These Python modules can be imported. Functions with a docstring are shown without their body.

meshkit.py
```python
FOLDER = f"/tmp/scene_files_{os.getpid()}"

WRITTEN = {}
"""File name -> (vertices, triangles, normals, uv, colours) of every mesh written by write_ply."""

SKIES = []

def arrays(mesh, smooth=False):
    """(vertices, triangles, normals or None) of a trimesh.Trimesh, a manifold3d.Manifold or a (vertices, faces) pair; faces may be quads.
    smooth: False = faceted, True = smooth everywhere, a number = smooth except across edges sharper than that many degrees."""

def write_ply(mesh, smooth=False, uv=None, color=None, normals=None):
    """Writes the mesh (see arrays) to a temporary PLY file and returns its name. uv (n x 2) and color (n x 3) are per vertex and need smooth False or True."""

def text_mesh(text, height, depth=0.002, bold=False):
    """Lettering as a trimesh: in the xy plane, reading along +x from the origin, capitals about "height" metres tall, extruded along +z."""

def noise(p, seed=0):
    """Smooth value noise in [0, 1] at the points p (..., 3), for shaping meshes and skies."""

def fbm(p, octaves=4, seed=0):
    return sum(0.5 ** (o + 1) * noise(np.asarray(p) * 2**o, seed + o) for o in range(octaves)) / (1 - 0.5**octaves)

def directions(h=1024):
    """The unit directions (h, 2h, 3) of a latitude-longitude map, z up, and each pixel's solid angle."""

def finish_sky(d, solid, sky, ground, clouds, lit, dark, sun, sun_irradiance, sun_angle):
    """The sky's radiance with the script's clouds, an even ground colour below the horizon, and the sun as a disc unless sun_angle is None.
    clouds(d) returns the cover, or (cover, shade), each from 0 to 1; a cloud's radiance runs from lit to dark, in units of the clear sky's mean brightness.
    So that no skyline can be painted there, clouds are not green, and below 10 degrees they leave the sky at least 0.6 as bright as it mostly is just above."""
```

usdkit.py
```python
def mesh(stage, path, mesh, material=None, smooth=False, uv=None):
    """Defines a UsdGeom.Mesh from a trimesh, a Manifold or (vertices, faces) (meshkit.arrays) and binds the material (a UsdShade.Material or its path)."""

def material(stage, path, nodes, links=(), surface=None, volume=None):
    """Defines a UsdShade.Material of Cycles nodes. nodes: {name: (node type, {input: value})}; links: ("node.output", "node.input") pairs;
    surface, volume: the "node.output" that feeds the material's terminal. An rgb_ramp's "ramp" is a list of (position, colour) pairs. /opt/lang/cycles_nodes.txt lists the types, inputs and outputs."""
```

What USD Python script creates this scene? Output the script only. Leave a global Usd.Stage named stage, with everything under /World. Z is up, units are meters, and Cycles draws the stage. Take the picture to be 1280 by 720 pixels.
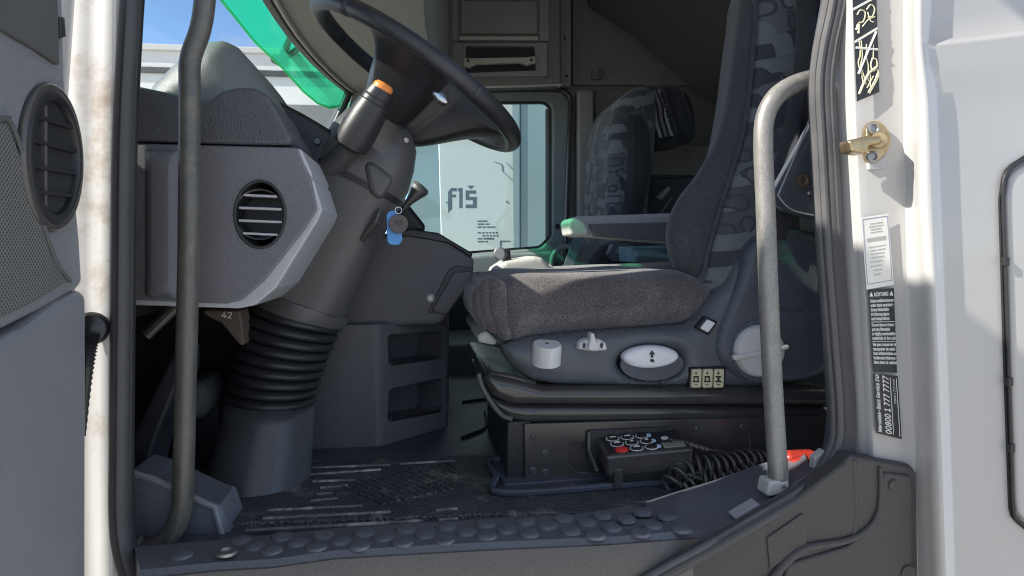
import math, random
import numpy as np
import trimesh, manifold3d as m3, mapbox_earcut, shapely
from shapely.geometry import Polygon
from scipy.spatial import Delaunay
import usdkit, meshkit
from pxr import Usd, UsdGeom, UsdLux, UsdShade, Gf, Sdf

stage = Usd.Stage.CreateInMemory()
UsdGeom.SetStageUpAxis(stage, 'Z'); UsdGeom.SetStageMetersPerUnit(stage, 1.0)
UsdGeom.Xform.Define(stage, '/World'); UsdGeom.Scope.Define(stage, '/World/Looks')
rng = random.Random(7); nr = np.random.default_rng(7)

# ---------------------------------------------------------------- camera, sky, sun, exposure
ZC, CY, F, TH, YH = 1.76, -1.02, 900.0, math.radians(7), 315.0    # eye height, eye y, focal (px of 1280), yaw, horizon row
AP = 20.955
cam = UsdGeom.Camera.Define(stage, '/World/camera')
cam.CreateHorizontalApertureAttr(AP); cam.CreateFocalLengthAttr(AP * F / 1280)
cam.CreateVerticalApertureOffsetAttr(-AP * (360 - YH) / 1280)
cam.CreateFStopAttr(8.0); cam.CreateFocusDistanceAttr(1.45); cam.CreateExposureAttr(1.3)
cam.CreateClippingRangeAttr((0.02, 2000.0))
cam.AddTransformOp().Set(Gf.Matrix4d(math.cos(TH), -math.sin(TH), 0, 0, 0, 0, 1, 0, -math.sin(TH), -math.cos(TH), 0, 0, 0, CY, ZC, 1))
SUN = np.array([-.80, -.17, .57]); SUN /= np.linalg.norm(SUN)
sky = UsdLux.DomeLight.Define(stage, '/World/sky')
skm = usdkit.material(stage, '/World/Looks/sky', {
    's': ('sky_texture', {'sky_type': 'single_scattering', 'sun_disc': False, 'sun_elevation': math.asin(SUN[2]), 'sun_rotation': math.atan2(SUN[0], SUN[1]), 'air_density': .7, 'aerosol_density': .1, 'ozone_density': 4.0}),
    't': ('texture_coordinate', {}), 'm': ('mapping', {'scale': (1, 1, 2.2), 'location': (.6, 1.9, .3)}), 'n': ('noise_texture', {'scale': 2.0, 'detail': 8, 'roughness': .58}), 'r': ('map_range', {'from_min': .47, 'from_max': .60, 'to_min': 0, 'to_max': .9, 'clamp': True}),
    'c': ('mix_color', {'b': (3.3, 3.1, 2.8), 'use_clamp': False}), 'b': ('background_shader', {'strength': .115})},  # cloud mix added to whiten the fill light
    [('t.generated', 'm.vector'), ('m.vector', 'n.vector'), ('n.fac', 'r.value'), ('r.result', 'c.fac'), ('s.color', 'c.a'), ('c.result', 'b.color')], surface='b.background')
UsdShade.MaterialBindingAPI.Apply(sky.GetPrim()).Bind(skm)
sun = UsdLux.DistantLight.Define(stage, '/World/sun')
sun.CreateIntensityAttr(.9); sun.CreateAngleAttr(.55); sun.CreateNormalizeAttr(True); sun.CreateColorAttr(Gf.Vec3f(1, .95, .88))
_z = SUN; _x = np.cross([0, 0, 1], _z); _x /= np.linalg.norm(_x); _y = np.cross(_z, _x)
sun.AddTransformOp().Set(Gf.Matrix4d(*_x, 0, *_y, 0, *_z, 0, 0, 0, 0, 1))
sky.GetPrim().SetCustomDataByKey('kind', 'structure')

# ---------------------------------------------------------------- helpers: points
_f = np.array([math.sin(TH), math.cos(TH), 0]); _r = np.array([math.cos(TH), -math.sin(TH), 0]); EYE = np.array([0, CY, ZC])
def ray(px, py): return _f + _r * (px - 640) / F + np.array([0, 0, 1.]) * (YH - py) / F
def P(px, py, y):
    d = ray(px, py); return EYE + d * (y - CY) / d[1]
def Pz(px, py, z):
    d = ray(px, py); return EYE + d * (z - ZC) / d[2]
def Px(px, py, x):
    d = ray(px, py); return EYE + d * x / d[0]
def Q(pts, y): return np.array([P(a, b, y)[[0, 2]] for a, b in pts])      # side outline (x, z) on the plane at depth y
def S(y): return (y - CY) / F                                             # metres per pixel, about, at depth y
FZ = ZC - .41                                                             # cab floor

# ---------------------------------------------------------------- helpers: shapes
def cspl(pts, n=6):
    p = np.asarray(pts, float); k = len(p); out = []
    for i in range(k):
        a, b, c, d = p[i - 1], p[i], p[(i + 1) % k], p[(i + 2) % k]
        for t in np.arange(n) / n:
            out.append(.5 * (2 * b + (c - a) * t + (2 * a - 5 * b + 4 * c - d) * t * t + (3 * b - a - 3 * c + d) * t ** 3))
    return np.array(out)
def spl(pts, n=8):
    p = np.asarray(pts, float); p = np.vstack([2 * p[0] - p[1], p, 2 * p[-1] - p[-2]]); out = []
    for i in range(1, len(p) - 2):
        a, b, c, d = p[i - 1:i + 3]
        for t in np.arange(n) / n:
            out.append(.5 * (2 * b + (c - a) * t + (2 * a - 5 * b + 4 * c - d) * t * t + (3 * b - a - 3 * c + d) * t ** 3))
    return np.array(out + [p[-2]])
def pol(x):
    g = x if isinstance(x, Polygon) else Polygon(np.asarray(x))
    if not g.is_valid: g = g.buffer(0)
    if g.geom_type != 'Polygon': g = max(g.geoms, key=lambda q: q.area)
    return g
def rnd(g, R, q=4):
    g = pol(g)
    h = g.buffer(-R, quad_segs=q).buffer(2 * R, quad_segs=q).buffer(-R, quad_segs=q)
    return pol(h) if not h.is_empty else g
def ringpts(ring, ccw):
    c = np.array(ring.coords)[:-1]; keep = np.linalg.norm(c - np.roll(c, 1, 0), axis=1) > 1e-5; c = c[keep]
    a = .5 * np.sum(c[:, 0] * np.roll(c[:, 1], -1) - np.roll(c[:, 0], -1) * c[:, 1])
    return c if (a > 0) == ccw else c[::-1]
def inset(c, d):
    e = np.roll(c, -1, 0) - c; e /= np.linalg.norm(e, axis=1, keepdims=True) + 1e-12
    n = np.stack([-e[:, 1], e[:, 0]], 1); n0 = np.roll(n, 1, 0)
    m = (n + n0) / np.maximum(1 + (n * n0).sum(1, keepdims=True), .35)
    return c + m * d
def slab(g, y0, y1, r=.003, R=None, n=3, rb=0):
    """Outline in (x, z), front face at y0 with its edge rounded by r, back at y1."""
    g = pol(g)
    if R is None: R = r * 1.1
    if R: g = rnd(g, max(R, r * 1.1))
    g = g.simplify(2e-5)
    V, Fc, caps0, caps1, off = [], [], [], [], 0
    steps = [(r * (1 - math.sin(k / n * math.pi / 2)), y0 + r * (1 - math.cos(k / n * math.pi / 2))) for k in range(n + 1)] if r else [(0, y0)]
    steps = steps + ([(rb * (1 - math.cos(k / n * math.pi / 2)), y1 - rb * (1 - math.sin(k / n * math.pi / 2))) for k in range(n + 1)] if rb else [(0, y1)])
    for i, ring in enumerate([g.exterior, *g.interiors]):
        c = ringpts(ring, i == 0); k = len(c)
        for j, (d, y) in enumerate(steps):
            q = inset(c, d); V.append(np.stack([q[:, 0], np.full(k, y), q[:, 1]], 1))
            if j:
                a = off + (j - 1) * k + np.arange(k); b = off + (j - 1) * k + (np.arange(k) + 1) % k
                Fc += [np.stack([a, a + k, b + k], 1), np.stack([a, b + k, b], 1)]
        caps0.append((off, k)); caps1.append((off + (len(steps) - 1) * k, k)); off += len(steps) * k
    V = np.vstack(V)
    for caps, flip in ((caps0, False), (caps1, True)):
        idx = np.concatenate([np.arange(o, o + k) for o, k in caps])
        t = mapbox_earcut.triangulate_float64(np.ascontiguousarray(V[idx][:, [0, 2]]), np.cumsum([k for _, k in caps]).astype(np.uint32)).reshape(-1, 3)
        t = idx[t]
        nn = np.cross(V[t[:, 1]] - V[t[:, 0]], V[t[:, 2]] - V[t[:, 0]])[:, 1]
        want = 1 if flip else -1
        t[nn * want < 0] = t[nn * want < 0][:, ::-1]; Fc.append(t)
    Fc = np.vstack(Fc)
    m = trimesh.Trimesh(V, Fc, process=False)
    if m.volume < 0: m.invert()
    return np.array(m.vertices), np.array(m.faces)
def puff(g, y0, y1, r, step=.012, rb=None, disp=None, rings=7, crown=0.0):
    """Cushion: outline in (x, z), rounded by r towards the front and rb towards the back; disp(x, z, d) moves the front face."""
    g = pol(g); rb = r if rb is None else rb
    pts, dd = [], []
    def add(h, d):
        for q in (getattr(h, 'geoms', None) or [h]):
            if q.is_empty: continue
            for ring in [q.exterior, *q.interiors]:
                L = ring.length; k = max(8, int(L / step * 1.4))
                for t in np.linspace(0, 1, k, endpoint=False):
                    a = ring.interpolate(t, normalized=True); pts.append((a.x, a.y)); dd.append(d)
    add(g, 0)
    for k in range(1, rings): add(g.buffer(-max(r, rb) * (1 - math.cos(k / rings * math.pi / 2))), max(r, rb) * (1 - math.cos(k / rings * math.pi / 2)))
    x0, z0, x1, z1 = g.bounds; inner = g.buffer(-max(r, rb))
    for x in np.arange(x0, x1, step):
        for z in np.arange(z0, z1, step):
            if inner.contains(shapely.Point(x, z)): pts.append((x, z)); dd.append(None)
    p = np.array(pts); b = g.boundary
    d = np.array([b.distance(shapely.Point(q)) if v is None else v for q, v in zip(p, dd)])
    t = Delaunay(p).simplices
    t = t[shapely.contains_xy(g.buffer(1e-5), *p[t].mean(1).T)]
    e1, e2 = p[t[:, 1]] - p[t[:, 0]], p[t[:, 2]] - p[t[:, 0]]; area = e1[:, 0] * e2[:, 1] - e1[:, 1] * e2[:, 0]; t = t[np.abs(area) > 1e-9]; area = area[np.abs(area) > 1e-9]
    t[area < 0] = t[area < 0][:, ::-1]
    h = lambda R: R - np.sqrt(np.maximum(R * R - (R - np.minimum(d, R)) ** 2, 0))
    fy = y0 + h(r) - crown * np.minimum(d, .2) / .2
    if disp is not None: fy = fy + disp(p[:, 0], p[:, 1], d)
    by = y1 - h(rb)
    n = len(p)
    V = np.vstack([np.stack([p[:, 0], fy, p[:, 1]], 1), np.stack([p[:, 0], by, p[:, 1]], 1)])
    e = np.sort(np.vstack([t[:, [0, 1]], t[:, [1, 2]], t[:, [2, 0]]]), axis=1); de = np.vstack([t[:, [0, 1]], t[:, [1, 2]], t[:, [2, 0]]])
    _, inv, cnt = np.unique(e, axis=0, return_inverse=True, return_counts=True)
    be = de[cnt[inv.ravel()] == 1]
    m = trimesh.Trimesh(V, np.vstack([t, t[:, ::-1] + n, np.stack([be[:, 0], be[:, 0] + n, be[:, 1] + n], 1)[:, ::-1] * 1, np.stack([be[:, 0], be[:, 1] + n, be[:, 1]], 1)[:, ::-1]]), process=False)
    m.fix_normals(multibody=True)
    return np.array(m.vertices), np.array(m.faces)
def tube(pts, r, sides=14, closed=False, caps=True, flat=1.0):
    p = np.asarray(pts, float); n = len(p); r = np.broadcast_to(r, (n,))
    t = (np.roll(p, -1, 0) - np.roll(p, 1, 0)) if closed else np.gradient(p, axis=0)
    t /= np.linalg.norm(t, axis=1, keepdims=True) + 1e-12
    a = np.cross(t[0], [0, 1, 0.]);
    if np.linalg.norm(a) < .1: a = np.cross(t[0], [1, 0, 0.])
    A = []
    for i in range(n):
        a = a - t[i] * (a @ t[i]); a /= np.linalg.norm(a); A.append(a)
    A = np.array(A); B = np.cross(t, A); th = np.arange(sides) * 2 * math.pi / sides
    V = p[:, None] + r[:, None, None] * (np.cos(th)[None, :, None] * A[:, None] + flat * np.sin(th)[None, :, None] * B[:, None])
    V = V.reshape(-1, 3); Fc = []
    for i in range(n if closed else n - 1):
        a0 = i * sides + np.arange(sides); a1 = i * sides + (np.arange(sides) + 1) % sides; j = ((i + 1) % n) * sides - i * sides
        Fc += [np.stack([a0, a1, a1 + j], 1), np.stack([a0, a1 + j, a0 + j], 1)]
    if caps and not closed:
        V = np.vstack([V, p[0], p[-1]]); k = np.arange(sides)
        Fc += [np.stack([np.full(sides, n * sides), (k + 1) % sides, k], 1), np.stack([np.full(sides, n * sides + 1), (n - 1) * sides + k, (n - 1) * sides + (k + 1) % sides], 1)]
    return V, np.vstack(Fc)
def lathe(prof, o, ax, sides=28, sx=1.0, ref=(0, 0, 1)):
    """prof: (radius, height along ax) from one end to the other."""
    ax = np.asarray(ax, float); ax = ax / np.linalg.norm(ax); u = np.cross(ref if abs(np.dot(ref, ax)) < .95 else (0, 1, 0), ax); u /= np.linalg.norm(u); v = np.cross(ax, u)
    th = np.arange(sides) * 2 * math.pi / sides; V, Fc = [], []
    for q, h in prof:
        V.append(np.asarray(o) + ax * h + max(q, 1e-5) * (sx * np.cos(th)[:, None] * u + np.sin(th)[:, None] * v))
    for i in range(len(prof) - 1):
        a = i * sides + np.arange(sides); b = i * sides + (np.arange(sides) + 1) % sides
        Fc += [np.stack([a, b, b + sides], 1), np.stack([a, b + sides, a + sides], 1)]
    k = np.arange(1, sides - 1); n = (len(prof) - 1) * sides
    Fc += [np.stack([0 * k, k + 1, k], 1), np.stack([0 * k + n, n + k, n + k + 1], 1)]
    return np.vstack(V), np.vstack(Fc)
def loft(rings, caps=True, closed=True):
    k = len(rings[0]); V = np.vstack(rings); Fc = []
    for i in range(len(rings) - 1):
        a = i * k + np.arange(k if closed else k - 1); b = i * k + (np.arange(k if closed else k - 1) + 1) % k
        Fc += [np.stack([a, b, b + k], 1), np.stack([a, b + k, a + k], 1)]
    if caps:
        for o, fl in ((0, 1), ((len(rings) - 1) * k, 0)):
            c = len(V); V = np.vstack([V, V[o:o + k].mean(0)]); j = np.arange(k); q = np.stack([np.full(k, c), o + j, o + (j + 1) % k], 1)
            Fc.append(q[:, ::-1] if fl else q)
    m = trimesh.Trimesh(V, np.vstack(Fc), process=False)
    if caps and m.volume < 0: m.invert()
    return np.array(m.vertices), np.array(m.faces)
def xf(m, o, ex, ey, ez):
    v, f = m[:2]; o, ex, ey, ez = (np.asarray(q, float) for q in (o, ex, ey, ez))
    w = o + v[:, :1] * ex + v[:, 1:2] * ey + v[:, 2:] * ez
    return (w, f[:, ::-1] if np.dot(np.cross(ex, ey), ez) < 0 else f)
def cat(*ms):
    V, Fc, n = [], [], 0
    for v, f in ms: V.append(v); Fc.append(np.asarray(f) + n); n += len(v)
    return np.vstack(V), np.vstack(Fc)
def rect(a, b, c, d): return [(a, b), (c, b), (c, d), (a, d)]
def box(x0, x1, y0, y1, z0, z1, r=.003): return slab(rect(x0, z0, x1, z1), y0, y1, min(r, .45 * min(x1 - x0, z1 - z0)) if r else 0, rb=min(r, .45 * min(x1 - x0, z1 - z0)) if r else 0)
def ell(cx, cz, a, b, n=36, rot=0):
    t = np.arange(n) * 2 * math.pi / n; x, z = a * np.cos(t), b * np.sin(t)
    return np.stack([cx + x * math.cos(rot) - z * math.sin(rot), cz + x * math.sin(rot) + z * math.cos(rot)], 1)
def disc(o, ax, r, h, sides=20, bev=.25): return lathe([(r, 0), (r, h * (1 - bev)), (r * (1 - bev * .4), h)], o, ax, sides)
def text(s, o, u, v, height, depth=.0004, bold=False, width=None):
    m = meshkit.text_mesh(s, height, depth, bold); V = np.array(m.vertices)
    if width: V[:, 0] *= width / (V[:, 0].max() - V[:, 0].min())
    u = np.asarray(u, float); v = np.asarray(v, float)
    return V[:, :1] * u + V[:, 1:2] * v + V[:, 2:] * np.cross(u, v) + o, np.array(m.faces)

# ---------------------------------------------------------------- helpers: prims
used = {}
def nm(parent, name):
    k = used.get((parent, name), 0); used[(parent, name)] = k + 1
    return name if k == 0 else f'{name}_{k:03d}'
def cd(prim, **k):
    for a, b in k.items():
        if b: prim.SetCustomDataByKey(a, b)
ORG = {}
def thing(name, label=None, category=None, loc=(0, 0, 0), group=None, kind=None):
    p = '/World/' + nm('/World', name); x = UsdGeom.Xform.Define(stage, p); x.AddTranslateOp().Set(Gf.Vec3d(*map(float, loc)))
    cd(x.GetPrim(), label=label, category=category, group=group, kind=kind); ORG[p] = np.asarray(loc, float); return p
def part(parent, name, mesh, m, smooth=32, label=None, **k):
    p = parent + '/' + nm(parent, name); o = ORG.get(parent, np.zeros(3))
    v, f = mesh[:2] if isinstance(mesh, tuple) else (np.array(mesh.vertices), np.array(mesh.faces))
    q = usdkit.mesh(stage, p, (np.asarray(v) - o, f), m, smooth=smooth); ORG[p] = o
    cd(q.GetPrim(), label=label, **k); return p
def one(name, mesh, m, label=None, category=None, group=None, kind=None, smooth=32):
    p = part('/World', name, mesh, m, smooth); cd(stage.GetPrimAtPath(p), label=label, category=category, group=group, kind=kind); return p

# ---------------------------------------------------------------- materials
M = {}
def mat(name, col, rough=.5, metal=0, var=.12, vs=7, bump=0, bs=500, cells=False, spec=.5, sheen=0, dirt=None, dirt_at=(.62, .72), ds=5, coat=0, rv=.08, speck=0):
    col = np.array(col, float)
    N = {'g': ('geometry', {}), 'n': ('noise_texture', {'scale': vs, 'detail': 6, 'roughness': .65}),
         'r': ('rgb_ramp', {'ramp': [(.3, col * (1 - var)), (.7, col * (1 + var))]}),
         'q': ('map_range', {'from_min': .3, 'from_max': .7, 'to_min': max(rough - rv, .02), 'to_max': rough + rv}),
         'p': ('principled_bsdf', {'metallic': metal, 'specular_ior_level': spec, 'sheen_weight': sheen, 'sheen_roughness': .4, 'coat_weight': coat})}
    L = [('g.position', 'n.vector'), ('n.fac', 'r.fac'), ('n.fac', 'q.value'), ('q.result', 'p.roughness')]
    c = 'r.color'
    if dirt is not None:
        N['n2'] = ('noise_texture', {'scale': ds, 'detail': 7, 'roughness': .7}); N['dr'] = ('map_range', {'from_min': dirt_at[0], 'from_max': dirt_at[1], 'to_min': 0, 'to_max': .75, 'clamp': True})
        N['mx'] = ('mix_color', {'b': dirt}); L += [('g.position', 'n2.vector'), ('n2.fac', 'dr.value'), ('dr.result', 'mx.fac'), (c, 'mx.a')]; c = 'mx.result'
    if speck:
        N['sn'] = ('noise_texture', {'scale': 420, 'detail': 3, 'roughness': .8}); N['sr'] = ('map_range', {'from_min': .35, 'from_max': .72, 'to_min': 1 - speck, 'to_max': 1 + speck * 1.6}); N['sm'] = ('vector_math', {'math_type': 'scale'})
        L += [('g.position', 'sn.vector'), ('sn.fac', 'sr.value'), (c, 'sm.vector1'), ('sr.result', 'sm.scale')]; c = 'sm.vector'
    L.append((c, 'p.base_color'))
    if bump:
        N['b'] = ('bump', {'strength': .7, 'distance': bump})
        if cells: N['v'] = ('voronoi_texture', {'scale': bs, 'feature': 'smooth_f1', 'smoothness': .6}); L += [('g.position', 'v.vector'), ('v.distance', 'b.height')]
        else: N['v'] = ('noise_texture', {'scale': bs, 'detail': 2}); L += [('g.position', 'v.vector'), ('v.fac', 'b.height')]
        L.append(('b.normal', 'p.normal'))
    M[name] = usdkit.material(stage, '/World/Looks/' + name, N, L, surface='p.BSDF'); return M[name]
mat('white_paint', (.43, .42, .40), .28, var=.025, vs=3, coat=.3, dirt=(.36, .27, .17), dirt_at=(.66, .84), ds=6)
mat('white_panel', (.43, .422, .405), .3, var=.02, vs=2, coat=.3, rv=.04)
mat('jamb_rust', (.72, .71, .68), .35, var=.05, vs=5, dirt=(.3, .19, .09), dirt_at=(.53, .7), ds=8)
mat('dash_grey', (.14, .136, .146), .52, speck=0.16, var=.1, vs=6, bump=.0006, bs=700)
mat('console_grey', (.095, .092, .099), .48, speck=.16, var=.1, vs=6, bump=.0006, bs=700)
mat('dash_leather', (.075, .075, .084), .5, var=.12, bump=.0016, bs=330, cells=True)
mat('dash_top', (.135, .15, .145), .42, var=.2, vs=5, bump=.0006, bs=800, cells=True)
mat('dash_trim', (.4, .4, .41), .45, speck=0.1, var=.06, bump=.0003, bs=900)
mat('dash_black', (.018, .018, .02), .4, var=.2, bump=.0004, bs=600)
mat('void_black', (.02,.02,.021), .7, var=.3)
mat('gloss_black', (.052, .047, .045), .24, spec=.75, var=.2, vs=4, rv=.1)
mat('black_leather', (.024, .024, .026), .31, var=.15, bump=.0008, bs=520, cells=True)
mat('column_grey', (.078, .073, .073), .36, speck=0.14, var=.12, vs=5, bump=.0003, bs=900)
mat('column_foot', (.062, .063, .067), .3, speck=0.2, var=.15, vs=5, bump=.0004, bs=700, dirt=(.17, .13, .11), dirt_at=(.6, .75), ds=7)
mat('rubber', (.018, .018, .019), .36, var=.2, bump=.0004, bs=500)
mat('seal_rubber', (.05, .049, .05), .55, var=.25, vs=14, bump=.0004, bs=400)
mat('seal_grey', (.085, .083, .082), .5, var=.2, vs=16, bump=.0003, bs=400)
mat('mat_rubber', (.058, .062, .068), .48, speck=0.4, var=.25, vs=9, bump=.006, bs=210, cells=True, dirt=(.36, .33, .28), dirt_at=(.53, .72), ds=13)
mat('mat_rib', (.10, .104, .108), .4, var=.4, vs=60, dirt=(.5, .47, .42), dirt_at=(.5, .62), ds=16)  # paler base stands for light caught on rib edges, besides the dust
mat('floor_rubber', (.055, .066, .085), .45, speck=0.35, var=.3, vs=4, bump=.0012, bs=260, dirt=(.12, .12, .12), dirt_at=(.6, .8), ds=6)
mat('sill_plastic', (.105, .113, .128), .46, speck=0.2, var=.15, vs=6, bump=.0006, bs=600, dirt=(.2, .19, .18), dirt_at=(.64, .8), ds=10)
mat('stud_plastic', (.115, .122, .135), .4, var=.15, vs=30, bump=.0004, bs=600)
mat('sill_face', (.105, .096, .088), .5, speck=0.2, var=.12, vs=6, bump=.0005, bs=500, dirt=(.3, .27, .22), dirt_at=(.62, .8))
mat('step_plastic', (.052, .048, .046), .48, speck=0.2, var=.15, vs=5, bump=.0007, bs=520, dirt=(.2, .18, .16), dirt_at=(.6, .8), ds=7)
mat('handle_grey', (.25, .24, .22), .42, speck=0.2, metal=.35, var=.16, vs=26, bump=.0005, bs=450, dirt=(.42, .39, .33), dirt_at=(.55, .75), ds=30)
mat('handle_dark', (.095, .09, .08), .4, speck=0.2, metal=.3, var=.16, vs=16, bump=.0004, bs=450, dirt=(.25, .22, .17), dirt_at=(.5, .8), ds=9)
mat('door_grey', (.19, .195, .205), .5, speck=0.13, var=.08, vs=5, bump=.0006, bs=650)
mat('door_dark', (.085, .085, .085), .6, var=.12, bump=.0004, bs=600)
mat('seat_plastic', (.098, .108, .116), .42, speck=0.14, var=.1, vs=6, bump=.0005, bs=750, dirt=(.2, .2, .2), dirt_at=(.64, .85), ds=8)
mat('hinge_plastic', (.085, .096, .115), .5, speck=0.14, var=.1, vs=6, bump=.0005, bs=750)
mat('seat_velour', (.115, .10, .098), .9, var=.22, vs=8, bump=.0014, bs=900, sheen=.35, spec=.15, dirt=(.2, .185, .17), dirt_at=(.5, .72), ds=14, speck=.55)
mat('velour_grey', (.060, .065, .071), .9, speck=.4, var=.14, vs=9, bump=.001, bs=900, sheen=.25, spec=.15)
mat('dark_fabric', (.04, .041, .047), .9, var=.25, vs=9, bump=.0015, bs=500, sheen=.2, spec=.1)
mat('belt_teal', (.13, .2, .22), .7, var=.1, bump=.0006, bs=800)
mat('blue_cloth', (.14, .24, .29), .8, var=.15, vs=20, bump=.001, bs=300)
mat('knob_white', (.62, .61, .585), .38, var=.03, vs=20)
mat('lever_white', (.80, .81, .81), .3, var=.02)
mat('switch_cream', (.66, .62, .40), .4, var=.04)
mat('print_black', (.02, .02, .022), .5, var=.1)
mat('print_white', (.72, .72, .68), .5, var=.04)
mat('print_mid', (.34, .34, .33), .5)
mat('print_grey', (.12, .14, .16), .5, var=.05)
mat('label_black', (.022, .023, .028), .4, var=.15, vs=30)
mat('label_white', (.68, .67, .62), .45, var=.04)
mat('label_line', (.10, .12, .22), .5)
mat('orange', (.85, .27, .06), .4, var=.05)
mat('red_plastic', (.36, .035, .022), .35, var=.1, bump=.0003, bs=300)
mat('red_button', (.75, .04, .04), .4, var=.1)
mat('brass', (.42, .33, .2), .35, metal=.9, var=.25, vs=40, bump=.0003, bs=200, dirt=(.3, .16, .06), dirt_at=(.52, .7), ds=30)
mat('steel', (.55, .55, .55), .25, metal=1, var=.1)
mat('dull_steel', (.3, .3, .3), .4, metal=.8, var=.2)
mat('brown_leather', (.105, .075, .055), .6, var=.15, vs=12, bump=.0006, bs=420)
mat('tag_blue', (.10, .33, .72), .4, var=.05)
mat('tag_brown', (.10, .085, .075), .5, var=.1, vs=30)
mat('cabinet_grey', (.29, .283, .275), .6, speck=0.1, var=.07, vs=5, bump=.0004, bs=600)
mat('cabinet_dark', (.2, .196, .192), .6, speck=0.1, var=.07, vs=5, bump=.0004, bs=600)
mat('handle_olive', (.5, .485, .42), .5, var=.06)
mat('beige_trim', (.43, .423, .39), .7, var=.06, vs=4, bump=.0006, bs=400)
mat('beige_dark', (.37, .36, .33), .7, var=.06, vs=4, bump=.0006, bs=400)
mat('wall_fabric', (.26, .255, .25), .9, var=.1, vs=6, bump=.001, bs=300)
mat('slope_dark', (.09, .09, .09), .9, var=.12, vs=6, bump=.0012, bs=300)
mat('pass_door', (.2, .24, .24), .5, var=.08, vs=5, bump=.0004, bs=500)
mat('pale_console', (.55, .54, .49), .55, var=.06, vs=9, bump=.0005, bs=500)
mat('mesh_back', (.03, .03, .03), .8)
mat('lens_blue', (.45, .6, .75), .3)
mat('display', (.25, .25, .2), .25)
mat('bounce_ground', (.50, .455, .38), .9, var=.2, vs=2, bump=.003, bs=90)  # unseen ground, made pale and warm to bounce fill light
mat('far_white', (.8, .8, .78), .55, var=.05, vs=.8)
mat('wall_teal', (.22, .28, .285), .55, var=.06, vs=.9)
mat('far_dark', (.05, .055, .06), .6)
mat('far_grey', (.22, .235, .235), .6, var=.1, vs=1)
mat('mirror_shell', (.05, .05, .05), .5)
def glass(name, tint, gloss=.6):
    M[name] = usdkit.material(stage, '/World/Looks/' + name, {'t': ('transparent_bsdf', {'color': tint}), 'g': ('glossy_bsdf', {'color': (1, 1, 1), 'roughness': .02}), 'f': ('fresnel', {'IOR': 1.35}), 'm': ('mix_closure', {})},
        [('f.fac', 'm.fac'), ('t.BSDF', 'm.closure1'), ('g.BSDF', 'm.closure2')], surface='m.closure')
glass('windscreen_glass', (.93, .97, .95)); glass('side_glass', (.86, .955, .955))
M['visor_green'] = usdkit.material(stage, '/World/Looks/visor_green', {'t': ('transparent_bsdf', {'color': (.07, .60, .30)}), 'd': ('translucent_bsdf', {'color': (.01, .66, .36)}), 'g': ('glossy_bsdf', {'color': (1, 1, 1), 'roughness': .08}), 'm': ('mix_closure', {'fac': .24}), 'm2': ('mix_closure', {'fac': .05})},
    [('t.BSDF', 'm.closure1'), ('d.BSDF', 'm.closure2'), ('m.closure', 'm2.closure1'), ('g.BSDF', 'm2.closure2')], surface='m2.closure')
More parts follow.
